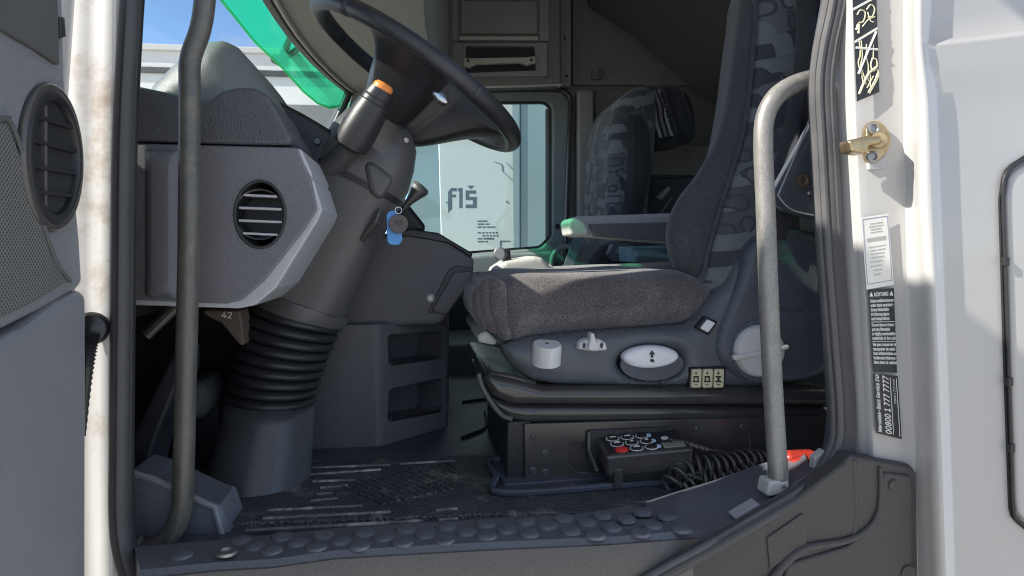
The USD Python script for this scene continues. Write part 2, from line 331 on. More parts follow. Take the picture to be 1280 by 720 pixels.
# woven seat print: offset blocks, bars and arcs in blue greys
M['seat_print'] = usdkit.material(stage, '/World/Looks/seat_print', {
    'g': ('geometry', {}), 'm0': ('mapping', {'rotation': (0, 0, -.75)}), 'mp': ('mapping', {'scale': (36, 0, 24), 'rotation': (0, .30, 0)}), 'mq': ('mapping', {'scale': (24, 0, 36), 'rotation': (0, .30, 0), 'location': (.37, 0, .21)}),
    'v': ('voronoi_texture', {'metric': 'chebychev', 'scale': 1, 'randomness': .35}), 's': ('separate_color', {}),
    'r1': ('rgb_ramp', {'interpolate': False, 'ramp': [(0, (.05, .055, .066)), (.3, (.11, .122, .135)), (.55, (.075, .082, .092)), (.72, (.15, .165, .178)), (.88, (.09, .1, .11))]}),
    'e': ('voronoi_texture', {'scale': 1, 'randomness': 0}), 'es': ('separate_color', {}), 'r2': ('rgb_ramp', {'interpolate': False, 'ramp': [(0, (0, 0, 0)), (.27, (1, 1, 1)), (.40, (0, 0, 0))]}), 'gt': ('math', {'math_type': 'greater_than', 'value2': .45}), 'an': ('math', {'math_type': 'multiply'}),
    'mx': ('mix_color', {'b': (.055, .06, .068)}), 'v3': ('voronoi_texture', {'metric': 'chebychev', 'scale': 1, 'randomness': .2}), 's3': ('separate_color', {}), 'g3': ('math', {'math_type': 'greater_than', 'value2': .80}), 'mx2': ('mix_color', {'b': (.14, .155, .165)}),
    'w': ('noise_texture', {'scale': 900, 'detail': 2}), 'b': ('bump', {'strength': .6, 'distance': .001}), 'p': ('principled_bsdf', {'roughness': .9, 'specular_ior_level': .15, 'sheen_weight': .2})},
    [('g.position', 'm0.vector'), ('m0.vector', 'mp.vector'), ('m0.vector', 'mq.vector'), ('mp.vector', 'v.vector'), ('v.color', 's.color'), ('s.r', 'r1.fac'), ('mp.vector', 'e.vector'), ('e.distance', 'r2.fac'), ('e.color', 'es.color'), ('es.g', 'gt.value1'), ('gt.value', 'an.value1'), ('r2.color', 'an.value2'), ('r1.color', 'mx.a'), ('an.value', 'mx.fac'),
     ('mq.vector', 'v3.vector'), ('v3.color', 's3.color'), ('s3.b', 'g3.value1'), ('mx.result', 'mx2.a'), ('g3.value', 'mx2.fac'), ('mx2.result', 'p.base_color'),
     ('g.position', 'w.vector'), ('w.fac', 'b.height'), ('b.normal', 'p.normal')], surface='p.BSDF')
# perforated loudspeaker cloth
M['grille'] = usdkit.material(stage, '/World/Looks/grille', {
    'g': ('geometry', {}), 'mp': ('mapping', {'scale': (1, 1, 1), 'rotation': (.785, 0, 0)}), 'v': ('voronoi_texture', {'scale': 230, 'randomness': 0}), 'r': ('rgb_ramp', {'ramp': [(.25, (.03, .03, .03)), (.42, (.17, .168, .155))]}), 'b': ('bump', {'strength': .5, 'distance': .0015}), 'p': ('principled_bsdf', {'roughness': .6})},
    [('g.position', 'mp.vector'), ('mp.vector', 'v.vector'), ('v.distance', 'r.fac'), ('r.color', 'p.base_color'), ('v.distance', 'b.height'), ('b.normal', 'p.normal')], surface='p.BSDF')

# ================================================================ GROUND AND WHAT STANDS OUTSIDE
one('ground', cat((np.array([[-400, -400, 0], [400, -400, 0], [400, 400, 0], [-400, 400, 0.]]), np.array([[0, 1, 2], [0, 2, 3]]))), M['bounce_ground'], kind='structure', smooth=False)
t = thing('box_trailer', 'white box trailer parked far off, seen through the windscreen under the blue sky', 'trailer', (-6, 9, 0))
part(t, 'box_body', box(-16, -.75, 9, 11.5, 1.15, 4.45, .04), M['far_white'])
part(t, 'side_rail', box(-16, -.75, 8.96, 8.995, 4.12, 4.2, .01), M['far_dark'])
part(t, 'lower_panel', box(-16, -.75, 8.97, 8.995, 1.2, 3.75, .01), M['far_grey'])
part(t, 'roof_rail', box(-16, -.75, 8.95, 9.02, 4.42, 4.5, .01), M['knob_white'])
for x in (-14, -12.8, -11.6, -4.2): part(t, 'wheel', lathe([(.2, 0), (.5, .02), (.52, .15), (.5, .3), (.2, .32)], (x, 9.1, .52), (0, 1, 0)), M['rubber'])
t = thing('pale_wall', 'pale wall of metal sheets outside the passenger window', 'wall', (3, 6, 0))
for k in range(7): part(t, 'sheet', box(-.15 + k * 1.1, .94 + k * 1.1, 6 + .02 * (k % 2), 6.1, 0, 6, .012), M['wall_teal'])

# ================================================================ CAB
cab = thing('truck_cab', 'white truck cab shell with grey lining around the open doorway', 'truck cab', (0, 0, FZ))
Zr = lambda z: z + ZC
# floor, kept as a piece of the setting inside the shell
one('cab_floor', box(-.75, 1.75, .02, 2.1, FZ - .06, FZ, 0), M['floor_rubber'], kind='structure')
# roof, back and far walls
part(cab, 'roof', xf(slab(Polygon(rect(-.42, .02, 1.8, 2.16), [rect(.1, .45, 1.2, 1.7)]), 0, .05, 0), (0, 0, Zr(1.35)), (1, 0, 0), (0, 0, 1), (0, 1, 0)), M['beige_trim'])
part(cab, 'added_roof_hatch', box(.1, 1.2, .45, 1.7, Zr(1.41), Zr(1.415), 0), M['windscreen_glass'])  # unseen glazed opening, added to let more light into the cab
part(cab, 'back_wall', box(1.7, 1.76, .02, 2.16, FZ, Zr(1.35), 0), M['beige_trim'])
part(cab, 'front_wall', box(-.8, -.74, -.02, 2.16, FZ - .3, Zr(.08), 0), M['white_panel'])
hd = [P(443, 117, 2.05), P(400, 64, 1.45), P(348, 0, .92)]
hx = lambda y: -.40 + .11 * ((y - 1.0) / 1.05) ** 2
ys = np.linspace(.04, 2.1, 15)
def strip(prof, yy=ys):                                                     # (x off from the header, z) swept across the cab's width
    return loft([np.array([[hx(y) + a, y, Zr(b)] for a, b in prof]) for y in yy])
part(cab, 'header_console', strip([(0, .66), (.015, .655), (.1, .672), (.35, .69), (.40, .70), (.41, .73), (.41, 1.3), (-.0, 1.3), (-.02, .70)]), M['beige_trim'])
part(cab, 'header_seal', strip([(-.014, .650), (.006, .646), (.010, .655), (-.004, .668), (-.03, .70), (-.04, .69)]), M['rubber'])
part(cab, 'header_lip', strip([(.010, .652), (.021, .647), (.026, .653), (.016, .660)]), M['handle_olive'])
ws = [np.array([[hx(y) - .004 - .30 * s, y, Zr(.665 - .62 * s)] for s in np.linspace(0, 1, 8)]) for y in ys]
part(cab, 'windscreen', loft(ws, caps=False, closed=False), M['windscreen_glass'])
part(cab, 'added_sun_block', xf(slab(rect(.10, Zr(.535), .50, Zr(.67)), 0, .004, .001), (-.345, 0, 0), (0, 1, 0), (-1, 0, 0), (0, 0, 1)), M['dash_black'])  # unseen blind added to keep the sun off the seat bolster
# far windscreen pillar with its lining, from the header down behind the column
part(cab, 'far_pillar', loft([np.array([[x0, 2.06, z], [x0 + .02, 2.0, z], [x0 + w, 1.98, z], [x0 + w, 2.1, z], [x0, 2.1, z]]) for x0, w, z in ((-.60, .30, Zr(.0)), (-.45, .32, Zr(.3)), (-.34, .30, Zr(.55)), (-.29, .30, Zr(.7)))]), M['beige_dark'])
part(cab, 'far_pillar_seal', tube([(-.605, 2.0, Zr(0)), (-.455, 1.99, Zr(.3)), (-.345, 1.99, Zr(.55)), (-.30, 1.98, Zr(.66))], .016), M['rubber'])
# green outer sun visor in front of the header, its far corner rounded back to the cab
vis = []
for x, y, zb in ((-.60, -.05, .765), (-.605, .3, .765), (-.61, .8, .765), (-.61, 1.3, .765), (-.61, 1.7, .765), (-.56, 1.95, .735), (-.50, 2.08, .672), (-.45, 2.13, .635), (-.40, 2.16, .62), (-.36, 2.17, .635), (-.335, 2.175, .66)):
    vis.append(np.array([[x + .17 * s * s, y, Zr(zb + .26 * s)] for s in np.linspace(0, 1, 6)]))
vz = loft(vis, caps=False, closed=False)
vz2 = loft([v - np.array([.004, 0, .0]) for v in vis], caps=False, closed=False)
sv = thing('sun_visor', 'translucent green outer sun visor above the windscreen', 'sun visor', (-.6, 1, Zr(.765)))
part(sv, 'visor_panel', vz, M['visor_green'])
part(sv, 'visor_edge', tube(np.array([v[0] for v in vis]), .004, 8), M['visor_green'])
for dy in (0, -1.1):
    o = np.array([0, dy, 0]); ap = Px(350, 77, -.615)
    part(sv, 'bracket', tube([ap + o, Px(358, 58, -.54) + o, Px(368, 34, -.45) + o], [.016, .013, .012], 10), M['gloss_black'])
    part(sv, 'bracket', tube([ap + o, Px(366, 66, -.53) + o, Px(381, 54, -.44) + o], [.016, .013, .012], 10), M['gloss_black'])
    part(sv, 'bracket_foot', tube([Px(344, 74, -.62) + o, ap + o, Px(356, 80, -.615) + o], .02, 10), M['gloss_black'])

# rear of the far side wall, seen over the passenger seat
part(cab, 'far_side_wall', slab(Q(rect(700, -60, 1150, 470), 2.1), 2.1, 2.14, 0), M['wall_fabric'])
part(cab, 'far_upper_panel', slab(Q([(715, -60), (1060, -60), (1060, 107), (716, 106)], 2.07), 2.07, 2.1, .006), M['wall_fabric'])
part(cab, 'far_post', slab(Q([(699, -60), (714, -60), (714, 107), (701, 107)], 2.0), 2.0, 2.1, .004), M['cabinet_grey'])
for px, py in ((706, 48), (708, 95)): part(cab, 'screw', disc(P(px, py, 1.995), (0, -1, 0), .006, .004, 10), M['dash_black'])
part(cab, 'far_door_post', slab(Q([(722, 112), (742, 112), (745, 250), (742, 320), (722, 320)], 2.03), 2.03, 2.1, .012), M['pale_console'] if False else M['cabinet_grey'])
part(cab, 'rear_trim', slab(Q([(744, 112), (1000, 108), (1000, 400), (744, 400)], 2.075), 2.075, 2.09, .004), M['cabinet_dark'])
part(cab, 'coat_hook', cat(slab(Q([(741, 86), (746, 82), (752, 86), (753, 99), (740, 99)], 2.045), 2.045, 2.07, .004), tube([P(746, 92, 2.045), P(746, 92, 2.01), P(746, 84, 2.0)], .005, 8)), M['dull_steel'])
part(cab, 'bunk_front', slab(Q([(812, 182), (905, 180), (905, 219), (812, 219)], 1.95), 1.95, 2.05, .008), M['cabinet_grey'])
# dark sloping slab above the seats
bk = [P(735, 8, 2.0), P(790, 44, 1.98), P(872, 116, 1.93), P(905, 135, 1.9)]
part(cab, 'dark_slope', loft([np.array([p, p + [0, -.9, .02], p + [.5, -.9, .3], p + [.5, 0, .3]]) for p in (bk[0] + [-.03, 0, .14], bk[0], bk[1], bk[2], bk[3])]), M['slope_dark'])

# overhead cabinet on the far side
c = thing('overhead_cabinet', 'grey overhead cabinet with a flap and a recessed handle above the far window', 'cabinet', P(620, 107, 1.95))
y = 1.95
part(c, 'cabinet_body', slab(Q([(533, -60), (700, -60), (700, 106), (575, 109), (533, 104)], y), y, y + .1, .004), M['cabinet_dark'])
part(c, 'lower_frame', slab(Polygon(Q([(565, 54), (684, 54), (684, 96), (565, 97)], y), [Q([(581, 58), (669, 58), (671, 90), (580, 93)], y)]), y - .012, y, .004), M['cabinet_grey'])
part(c, 'handle_recess', cat(slab(Polygon(Q([(578, 55), (673, 55), (674, 93), (577, 95)], y), [Q([(582, 59), (668, 59), (670, 89), (581, 92)], y)]), y - .014, y + .001, .004), ), M['cabinet_grey'])
part(c, 'recess_shade', slab(Q([(583, 60), (667, 60), (669, 88), (582, 91)], y - .001), y - .003, y + .001, 0), M['dash_black'])  # black sheet in place of the shade inside the recess
part(c, 'pull_handle', slab(Q([(579, 73), (590, 73), (658, 72), (669, 70), (670, 79), (660, 82), (650, 79), (595, 81), (588, 85), (579, 84)], y - .02), y - .028, y - .008, .005), M['handle_olive'])
for px, py in ((585, 76), (664, 75)): part(c, 'handle_screw', disc(P(px, py, y - .028), (0, -1, 0), .006, .003, 10), M['dash_black'])
part(c, 'upper_flap', slab(Q([(576, 2), (671, 2), (671, 43), (576, 43)], y), y - .012, y, .004), M['cabinet_grey'])
part(c, 'upper_rim', slab(Q([(574, -60), (671, -60), (671, -1), (574, -1)], y), y - .012, y, .004), M['cabinet_grey'])
part(c, 'flap_lip', slab(Q([(574, 47), (672, 47), (672, 52), (574, 52)], y), y - .02, y, .003), M['handle_olive'])
part(c, 'side_frame', slab(Q([(565, -60), (572, -60), (572, 52), (565, 52)], y), y - .008, y, .003), M['cabinet_grey'])
part(c, 'side_frame', slab(Q([(674, -60), (686, -60), (686, 52), (674, 52)], y), y - .008, y, .003), M['cabinet_grey'])
part(c, 'trim_strip', tube([P(590, 109, y - .004), P(650, 108, y - .004), P(703, 106, y - .004)], .004, 8), M['pale_console'])
# curtain edge hanging from the header console
cu = thing('curtain', 'pale green edges of a drawn back curtain hanging above the steering wheel', 'curtain', P(523, 20, 1.55))
for k, (a, b) in enumerate(((509, 514), (516, 522), (523, 529), (529, 534))):
    part(cu, 'fold', slab(Q([(a - 2, -40), (b - 2, -40), (b + 2, 30), (b + 4 if k == 3 else b, 44), (a + 2, 44)], 1.5 + .02 * k), 1.5 + .02 * k, 1.6 + .02 * k, .006), M['beige_dark'] if k % 2 else M['dash_black'])

# ---------------------------------------------------------------- far (passenger) door with its window
d = thing('passenger_door', 'closed passenger door on the far side with a rounded window', 'door', P(620, 330, 2.05))
y = 2.05
win = rnd(Q([(462, 127), (682, 126), (690, 134), (690, 296), (676, 310), (560, 319), (462, 330)], y), .03)
outer = rnd(Q([(452, 110), (698, 111), (713, 124), (706, 300), (706, 580), (452, 600)], y), .03)
part(d, 'door_panel', slab(Polygon(outer.exterior, [win.exterior]), y, y + .05, .012, R=0), M['pass_door'])
w2 = win.buffer(-.004); part(d, 'window_seal', slab(Polygon(win.buffer(.004).exterior, [win.buffer(-.010).exterior]), y + .012, y + .03, .003, R=0), M['rubber'])
part(d, 'window_pane', slab(win, y + .03, y + .034, 0, R=0), M['side_glass'])
part(d, 'frame_seal', tube([P(*a, y - .004) for a in spl([(600, 113), (690, 112), (708, 117), (713, 132), (710, 200), (707, 300), (707, 420)], 5)], .011), M['gloss_black'])
part(d, 'window_channel', slab(Q([(683, 135), (687, 135), (687, 296), (683, 300)], y), y + .02, y + .03, .002), M['pass_door'])
part(d, 'door_ledge', slab(Q([(560, 322), (600, 318), (690, 314), (700, 330), (640, 345), (560, 350)], y - .05), y - .05, y + .01, .014), M['pass_door'])
part(d, 'pull_handle', tube([P(*a, y - .08) for a in spl([(690, 352), (689, 335), (692, 318), (703, 309), (718, 308), (730, 310)], 5)], .011), M['pass_door'])
part(d, 'lock_button', disc(P(697, 283, y), (0, -1, 0), .012, .008), M['dash_black'])
part(d, 'door_lower', slab(Q([(470, 345), (705, 335), (705, 600), (470, 600)], y - .06), y - .06, y, .015), M['dash_black'])
# white panel with the lettering, outside the far window
s = thing('sign_board', 'white board with dark fiš lettering outside the far window', 'sign', P(595, 255, 2.6))
y = 2.6
part(s, 'board', slab(Q([(547, 130), (641, 130), (643, 318), (552, 318)], y), y, y + .02, .003), M['far_white'])
k = S(y)
def sq(pts): return slab(Q(pts, y - .001), y - .0005, y + .001, 0, R=0)
gl_ = shapely.union_all([Polygon(Q(q, y - .001)) for q in ([(560, 240), (564, 235), (571, 235), (571, 239), (565, 239), (565, 261), (560, 266)], rect(560, 243, 570, 246.5), [(572.5, 235), (578, 235), (578, 260), (574, 260), (574, 239), (572.5, 239)],
    rect(582, 238, 595, 242), rect(582, 238, 586.5, 250), rect(582, 246, 596, 250), rect(591, 246, 596, 260), rect(582, 255.5, 596, 260), [(584, 232), (593, 232), (588.5, 236.5)])])
for g_ in gl_.geoms: part(s, 'letter', slab(g_, y - .0005, y + .001, 0, R=0), M['print_grey'], smooth=False)
for i, ws_ in enumerate(((20,), (14, 8), (8, 6, 18), (7, 5, 5, 4, 5, 4), (6, 5, 4, 5, 4), (9, 22), (14, 4))):          # lines of print too fine to read
    x0 = 597 + (6 if i == 4 else 0)
    for w_ in ws_:
        w_ *= .62
        part(s, 'small_print', sq(rect(x0, 275.5 + i * 3.7 + (3.4 if i > 2 else 0), x0 + w_, 277.3 + i * 3.7 + (3.4 if i > 2 else 0))), M['print_grey'], smooth=False); x0 += w_ + 1.3
for px, py in ((558, 253), (633, 252)): part(s, 'screw', disc(P(px, py, y), (0, -1, 0), .004, .003, 8), M['print_grey'])
for a, b in (((627, 205), (628, 214)), ((628, 214), (641, 226)), ((633, 203), (641, 212)), ((625, 301), (625, 308)), ((625, 301), (637, 301)), ((618, 202), (627, 205))):
    part(s, 'line', tube([P(*a, y - .001), P(*b, y - .001)], .0013, 6), M['print_grey'])

# ---------------------------------------------------------------- white metal round the doorway
SL = [(182, -330), (166, -60), (160, 30), (153, 180), (151, 360), (149, 560), (149, 650), (156, 700), (172, 745)]                       # left run of the door seal, px
SR = [(1060, -330), (1047, -60), (1043, 0), (1031, 60), (1026, 110), (1030, 190), (1036, 300), (1045, 420), (1052, 520), (1047, 562), (1018, 602), (940, 650), (870, 690), (825, 714), (760, 752)]
def run(pts, y, dx=0, n=6): return np.array([P(a + dx, b, y - (.062 * min(1, max(0, (b - 570) / 110)) if a > 600 else 0)) for a, b in spl(pts, n)])
# front pillar: vertical ribs of painted metal between the seal and the door
rows = [(-450, 26), (-60, 5), (180, 2), (360, 0), (560, -1), (760, 0)]
pl = []
for py, o in rows:
    pl.append(np.array([P(a + o, py, b) for a, b in ((40, .10), (72, .008), (84, .003), (98, .002), (106, .0035), (116, .003), (124, .0), (133, -.001), (141, .001), (150, .012), (162, .03))]))
part(cab, 'front_pillar', loft(pl, caps=False, closed=False), M['jamb_rust'], smooth=40)
# rear pillar: jamb, sticker face, bright turned edge, outer skin
rows = [(-60, 1042, 1058, 1066, 1128, 1138, 1146, 1155), (40, 1040, 1057, 1067, 1128, 1136, 1143, 1152), (128, 1040, 1059, 1070, 1128, 1138, 1150, 1160), (240, 1044, 1065, 1075, 1130, 1140, 1152, 1164), (360, 1050, 1072, 1082, 1133, 1146, 1160, 1169), (560, 1060, 1082, 1093, 1142, 1152, 1168, 1177), (780, 1064, 1090, 1100, 1148, 1160, 1176, 1184)]
yy = [.012, -.016, -.03, -.036, -.052, -.082, -.088]
from scipy.interpolate import PchipInterpolator
rz = np.array(rows, float); rI = PchipInterpolator(rz[:, 0], rz[:, 1:])
yI = np.linspace(0, 6, 31); yprof = PchipInterpolator(np.arange(7), yy)(yI)
part(cab, 'rear_pillar', loft([np.array([P(np.interp(u, np.arange(7), rI(max(py, -60)) - min(0, py + 60) * .03), py, q) for u, q in zip(yI, yprof)]) for py in [-450, -300, -180, -100] + list(np.linspace(-60, 780, 43))], caps=False, closed=False), M['white_paint'], smooth=True)
pedge = lambda py: float(rI(max(py, -60))[6]) - min(0, py + 60) * .03
# outer skin with its pressed shoulder, swept from the pillar edge towards the rear
def skin(py, q, q2): 
    return np.array([P(pedge(py), py, -.088), P(pedge(py) + 6, py, -.088 + q * .3), P(pedge(py) + 16, py - .2, -.088 + q), P(1300, py - (16 if py < 110 else 0), -.088 + q2), P(1700, py - (30 if py < 110 else 0), -.088 + q2)])
part(cab, 'outer_skin', loft([skin(*a) for a in [(q, .012, .013) for q in (-450, -300, -150, -60, -20, 20, 50)] + [(55, .006, .005), (60, .005, .004)] + [(q, .006, .006) for q in (80, 100)] + [(116, .011, .011)] + [(q, .012, .012) for q in range(140, 790, 40)]], caps=False, closed=False), M['white_panel'], smooth=28)
part(cab, 'side_return', slab(Q(rect(1150, -90, 1900, 900), .3), .04, .3, 0), M['white_panel'])
# closed body behind the rear pillar, dark inside
part(cab, 'inner_lining', slab(Q([(1044, -450), (1034, -120), (1031, 0), (1020, 60), (1014, 110), (1018, 190), (1024, 300), (1033, 420), (1039, 520), (1034, 560), (1010, 596), (1400, 720), (1400, -450)], .05), .05, .062, .002), M['hinge_plastic'])
part(cab, 'upper_side', box(-.5, 1.8, .03, .06, Zr(.75), Zr(1.4), 0), M['wall_fabric'])
# locker door with its dark gap
lk = rnd(Q([(1255, 250), (1260, 214), (1290, 195), (1700, 150), (1700, 690), (1300, 670), (1268, 645), (1262, 480)], -.08), .02)
part(cab, 'locker_gap', slab(Polygon(lk.buffer(.006).exterior, [lk.buffer(-.002).exterior]), -.0795, -.07, 0, R=0), M['rubber'])
part(cab, 'locker_door', slab(lk.buffer(-.004), -.081, -.07, .006), M['white_panel'])
part(cab, 'locker_bead', tube([P(*a, -.0815) for a in spl([(1320, 674), (1298, 668), (1275, 652), (1267, 635), (1264, 560), (1261, 470), (1257, 340), (1254, 252), (1259, 215), (1290, 194)], 6)], .0026, 10), M['rubber'])
for py in (327, 477, 560): part(cab, 'bead_clip', box(*(lambda p: (p[0] - .004, p[0] + .004, -.0865, -.080, p[2] - .006, p[2] + .006))(P(1257 + (py - 327) * .03, py, -.083)), .001), M['rubber'])
# moulded black step surround under the rear pillar
y = -.05
st = Q([(690, 790), (790, 742), (840, 713), (915, 672), (990, 628), (1032, 596), (1056, 578), (1062, 569), (1140, 582), (1147, 592), (1150, 800)], y)
part(cab, 'step_surround', slab(st, y, y + .03, .006), M['step_plastic'])
part(cab, 'step_rib', tube([P(*a, y - .002) for a in spl([(1100, 584), (1101, 610), (1098, 640), (1084, 662), (1056, 676), (1010, 684), (985, 700), (955, 735)], 6)], np.linspace(.003, .0065, 43), 12), M['step_plastic'])
part(cab, 'step_panel', slab(Q([(1104, 590), (1140, 594), (1142, 790), (960, 790), (985, 705), (1060, 682), (1094, 655)], y - .004), y - .005, y + .01, .005), M['step_plastic'])
part(cab, 'step_pad', slab(Q([(958, 672), (1004, 640), (1008, 680), (962, 712)], y - .001), y - .003, y + .01, .002), M['step_plastic'])
part(cab, 'step_rib', tube([P(1066, 575, y + .003), P(1070, 640, y + .003), P(1066, 668, y + .003)], .005, 10), M['step_plastic'])
for px, py in ((1116, 606), (1135, 716)): part(cab, 'step_stud', disc(P(px, py, y - .004), (0, -1, 0), .008 if py < 700 else .012, .004), M['step_plastic'])
part(cab, 'driver_pillar', box(-.56, -.415, .005, .030, Zr(-.2), Zr(1.34), .004), M['dash_black'])
# door seal: a dark bulb with a paler lip, right round the doorway
part(cab, 'door_seal', tube(run(SL, -.006), .0125, 14), M['seal_rubber'])
part(cab, 'door_seal', tube(run(SL, -.014, -3), .0045, 10), M['rubber'])
part(cab, 'door_seal', tube(run(SL, .006, 9), .010, 12), M['rubber'])
part(cab, 'door_seal', tube(run(SR, -.004, 6), .0125, 14), M['seal_rubber'])
part(cab, 'seal_lip', tube(run(SR, -.010, -2), .0055, 10), M['seal_grey'])
part(cab, 'seal_lip', tube(run(SR, .002, -9), .007, 10), M['seal_grey'])
part(cab, 'seal_lip', tube(run(SR, -.012, 13), .006, 10), M['seal_rubber'])

# ================================================================ ENTRY SILL
sl = thing('entry_sill', 'blue-grey studded plastic sill across the foot of the doorway', 'door sill', (0, .05, FZ))
def sl_strip(front, back, drop=.25):
    n = len(front); f0 = np.array(front); b0 = np.array(back)
    R = []
    for a, b in zip(f0, b0): R.append(np.array([a + [0, 0, -drop], a + [0, 0, -.008], a + [0, .008, 0], b + [0, -.01, 0], b + [0, 0, -.01], b + [0, .0, -drop]]))
    return loft(R)
zs = FZ + .015
fr = [Pz(172, 716, zs), Pz(270, 706, zs), Pz(340, 702, zs), Pz(420, 691, zs), Pz(600, 681, zs), Pz(760, 674, zs), Pz(840, 668, zs)] + [P(900, 664, -.008), P(950, 637, -.006), P(990, 610, -.004), P(1020, 590, .0)]
bk2 = [Pz(172, 680, zs), Pz(270, 672, zs), Pz(340, 665, zs), Pz(420, 657, zs), Pz(600, 646, zs), Pz(720, 640, zs)] + [P(800, 626, .12), P(850, 610, .13), P(890, 598, .14), P(940, 580, .14), P(1000, 562, .12)]
part(sl, 'sill_top', sl_strip(fr, bk2), M['sill_plastic'], smooth=25)
fr2 = [a + [0, -.004, -.007] for a in fr]
part(sl, 'sill_face', loft([np.array([a, a + [0, -.012, -.03], a + [0, -.012, -.2], a + [0, .03, -.2], a + [0, .03, 0]]) for a in fr2]), M['sill_face'])
# domed studs in staggered rows
sp = [(301, 677), (352, 673), (404, 671), (455, 668), (507, 664), (557, 660), (607, 657), (656, 654), (704, 650), (753, 646), (802, 642),
      (318, 684.5), (372, 680), (426, 678), (479, 673.5), (531, 670), (583, 667), (633, 664), (684, 659), (733, 655), (783, 651), (833, 647),
      (226, 696), (282, 692), (339, 690), (395, 686), (449, 684), (503, 680), (555, 677), (608, 672), (661, 669), (713, 666), (764, 661), (815, 658), (744, 671), (800, 668), (852, 663)]
for px, py in sp:
    o = Pz(px, py, zs - .001)
    part(sl, 'stud', lathe([(.0150, 0), (.0140, .0038), (.0115, .0054), (.005, .0058)], o, (0, 0, 1), 18), M['stud_plastic'])
part(sl, 'sill_screw', lathe([(.014, 0), (.014, .004), (.008, .005), (.006, .002)], P(598, 640, .02) * 0 + Pz(283, 692, zs + .005), (0, 0, 1), 14), M['dull_steel'])
# kick panel at the front foot of the doorway
part(sl, 'kick_panel', slab(Q([(158, 586), (190, 595), (262, 628), (276, 632), (292, 682), (282, 690), (158, 692)], .075), .075, .16, .007), M['sill_plastic'])
part(sl, 'kick_ridge', tube([P(*a, .075) for a in ((158, 590), (190, 598), (258, 630), (268, 634), (282, 684))], .005, 10), M['door_grey'])  # paler grey stands in for the highlight along the ridge

# ---------------------------------------------------------------- ribbed rubber mat
fm = thing('floor_mat', 'black ribbed rubber floor mat with dusty grooves', 'mat', Pz(430, 620, FZ))
zm = FZ + .006
o4 = [Pz(270, 655, zm), Pz(660, 640, zm), Pz(1010, 640, zm), Pz(1010, 560, zm), Pz(660, 572, zm), Pz(600, 568, zm), Pz(385, 575, zm), Pz(262, 612, zm)]
o4 = np.array(o4)[:, :2]
pm = slab(o4, 0, .012, .003); part(fm, 'mat_sheet', xf(pm, (0, 0, zm), (1, 0, 0), (0, 0, -1), (0, 1, 0)), M['mat_rubber'])
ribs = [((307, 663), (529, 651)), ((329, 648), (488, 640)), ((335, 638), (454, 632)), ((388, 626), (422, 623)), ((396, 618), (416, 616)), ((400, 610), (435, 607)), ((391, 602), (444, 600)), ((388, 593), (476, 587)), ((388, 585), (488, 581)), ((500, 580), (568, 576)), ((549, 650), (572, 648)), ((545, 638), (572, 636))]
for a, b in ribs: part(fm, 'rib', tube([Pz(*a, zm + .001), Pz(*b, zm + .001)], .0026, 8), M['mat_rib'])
for k in range(15):
    a = (426 + k * 9.4, 607 - k * 2.0); b = (a[0] + 54, a[1] + 23)
    if b[0] > 570: b = (570, a[1] + 23 * (570 - a[0]) / 54)
    part(fm, 'rib', tube([Pz(*a, zm + .0005), Pz(*b, zm + .0005)], .0028, 8), M['mat_rubber'])
# raised tray edge around the seat foot
te = [Pz(*a, FZ + .012) for a in ((612, 576), (630, 616), (800, 604), (860, 600))]
part(fm, 'tray_edge', tube(spl([te[0] + [0.05, .0, 0], te[0], te[0] * .5 + te[1] * .5, te[1], te[2], te[3]], 5), .006, 10), M['floor_rubber'])
part(fm, 'tray', xf(slab(np.array([Pz(*a, FZ)[:2] for a in ((612, 576), (630, 614), (900, 594), (900, 560), (640, 572))]), 0, .012, .003), (0, 0, FZ + .012), (1, 0, 0), (0, 0, -1), (0, 1, 0)), M['floor_rubber'])
# two short slots in the floor beyond
for i, pts in enumerate((((577, 548), (605, 536), (608, 524), (606, 516)), ((578, 503), (600, 500), (625, 498)))):
    one('cable_end', tube(spl([Pz(*a, FZ + .003) for a in pts], 5), .005, 8, flat=.6), M['rubber'], ('black curved cable end lying on the blue-grey floor nearer the doorway' if i == 0 else 'black straight cable end lying on the floor under the seat front'), 'cable')
# low step box on the far side of the floor
fb = thing('floor_box', 'low dark blue-grey box across the far floor between console and seat', 'box', P(600, 450, 1.5))
part(fb, 'box_body', slab(Q([(520, 432), (720, 426), (720, 470), (520, 470)], 1.45), 1.45, 1.9, .01), M['seat_plastic'])
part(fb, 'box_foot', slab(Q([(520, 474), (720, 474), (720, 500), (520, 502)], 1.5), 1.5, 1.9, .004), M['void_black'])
part(fb, 'edge_strip', tube([P(560, 477, 1.49), P(625, 474, 1.49)], .005, 8), M['dull_steel'])

# ================================================================ DASHBOARD
db = thing('dashboard', 'grey dashboard end with a round air vent behind the front grab handle', 'dashboard', P(280, 380, .13))
y = .13
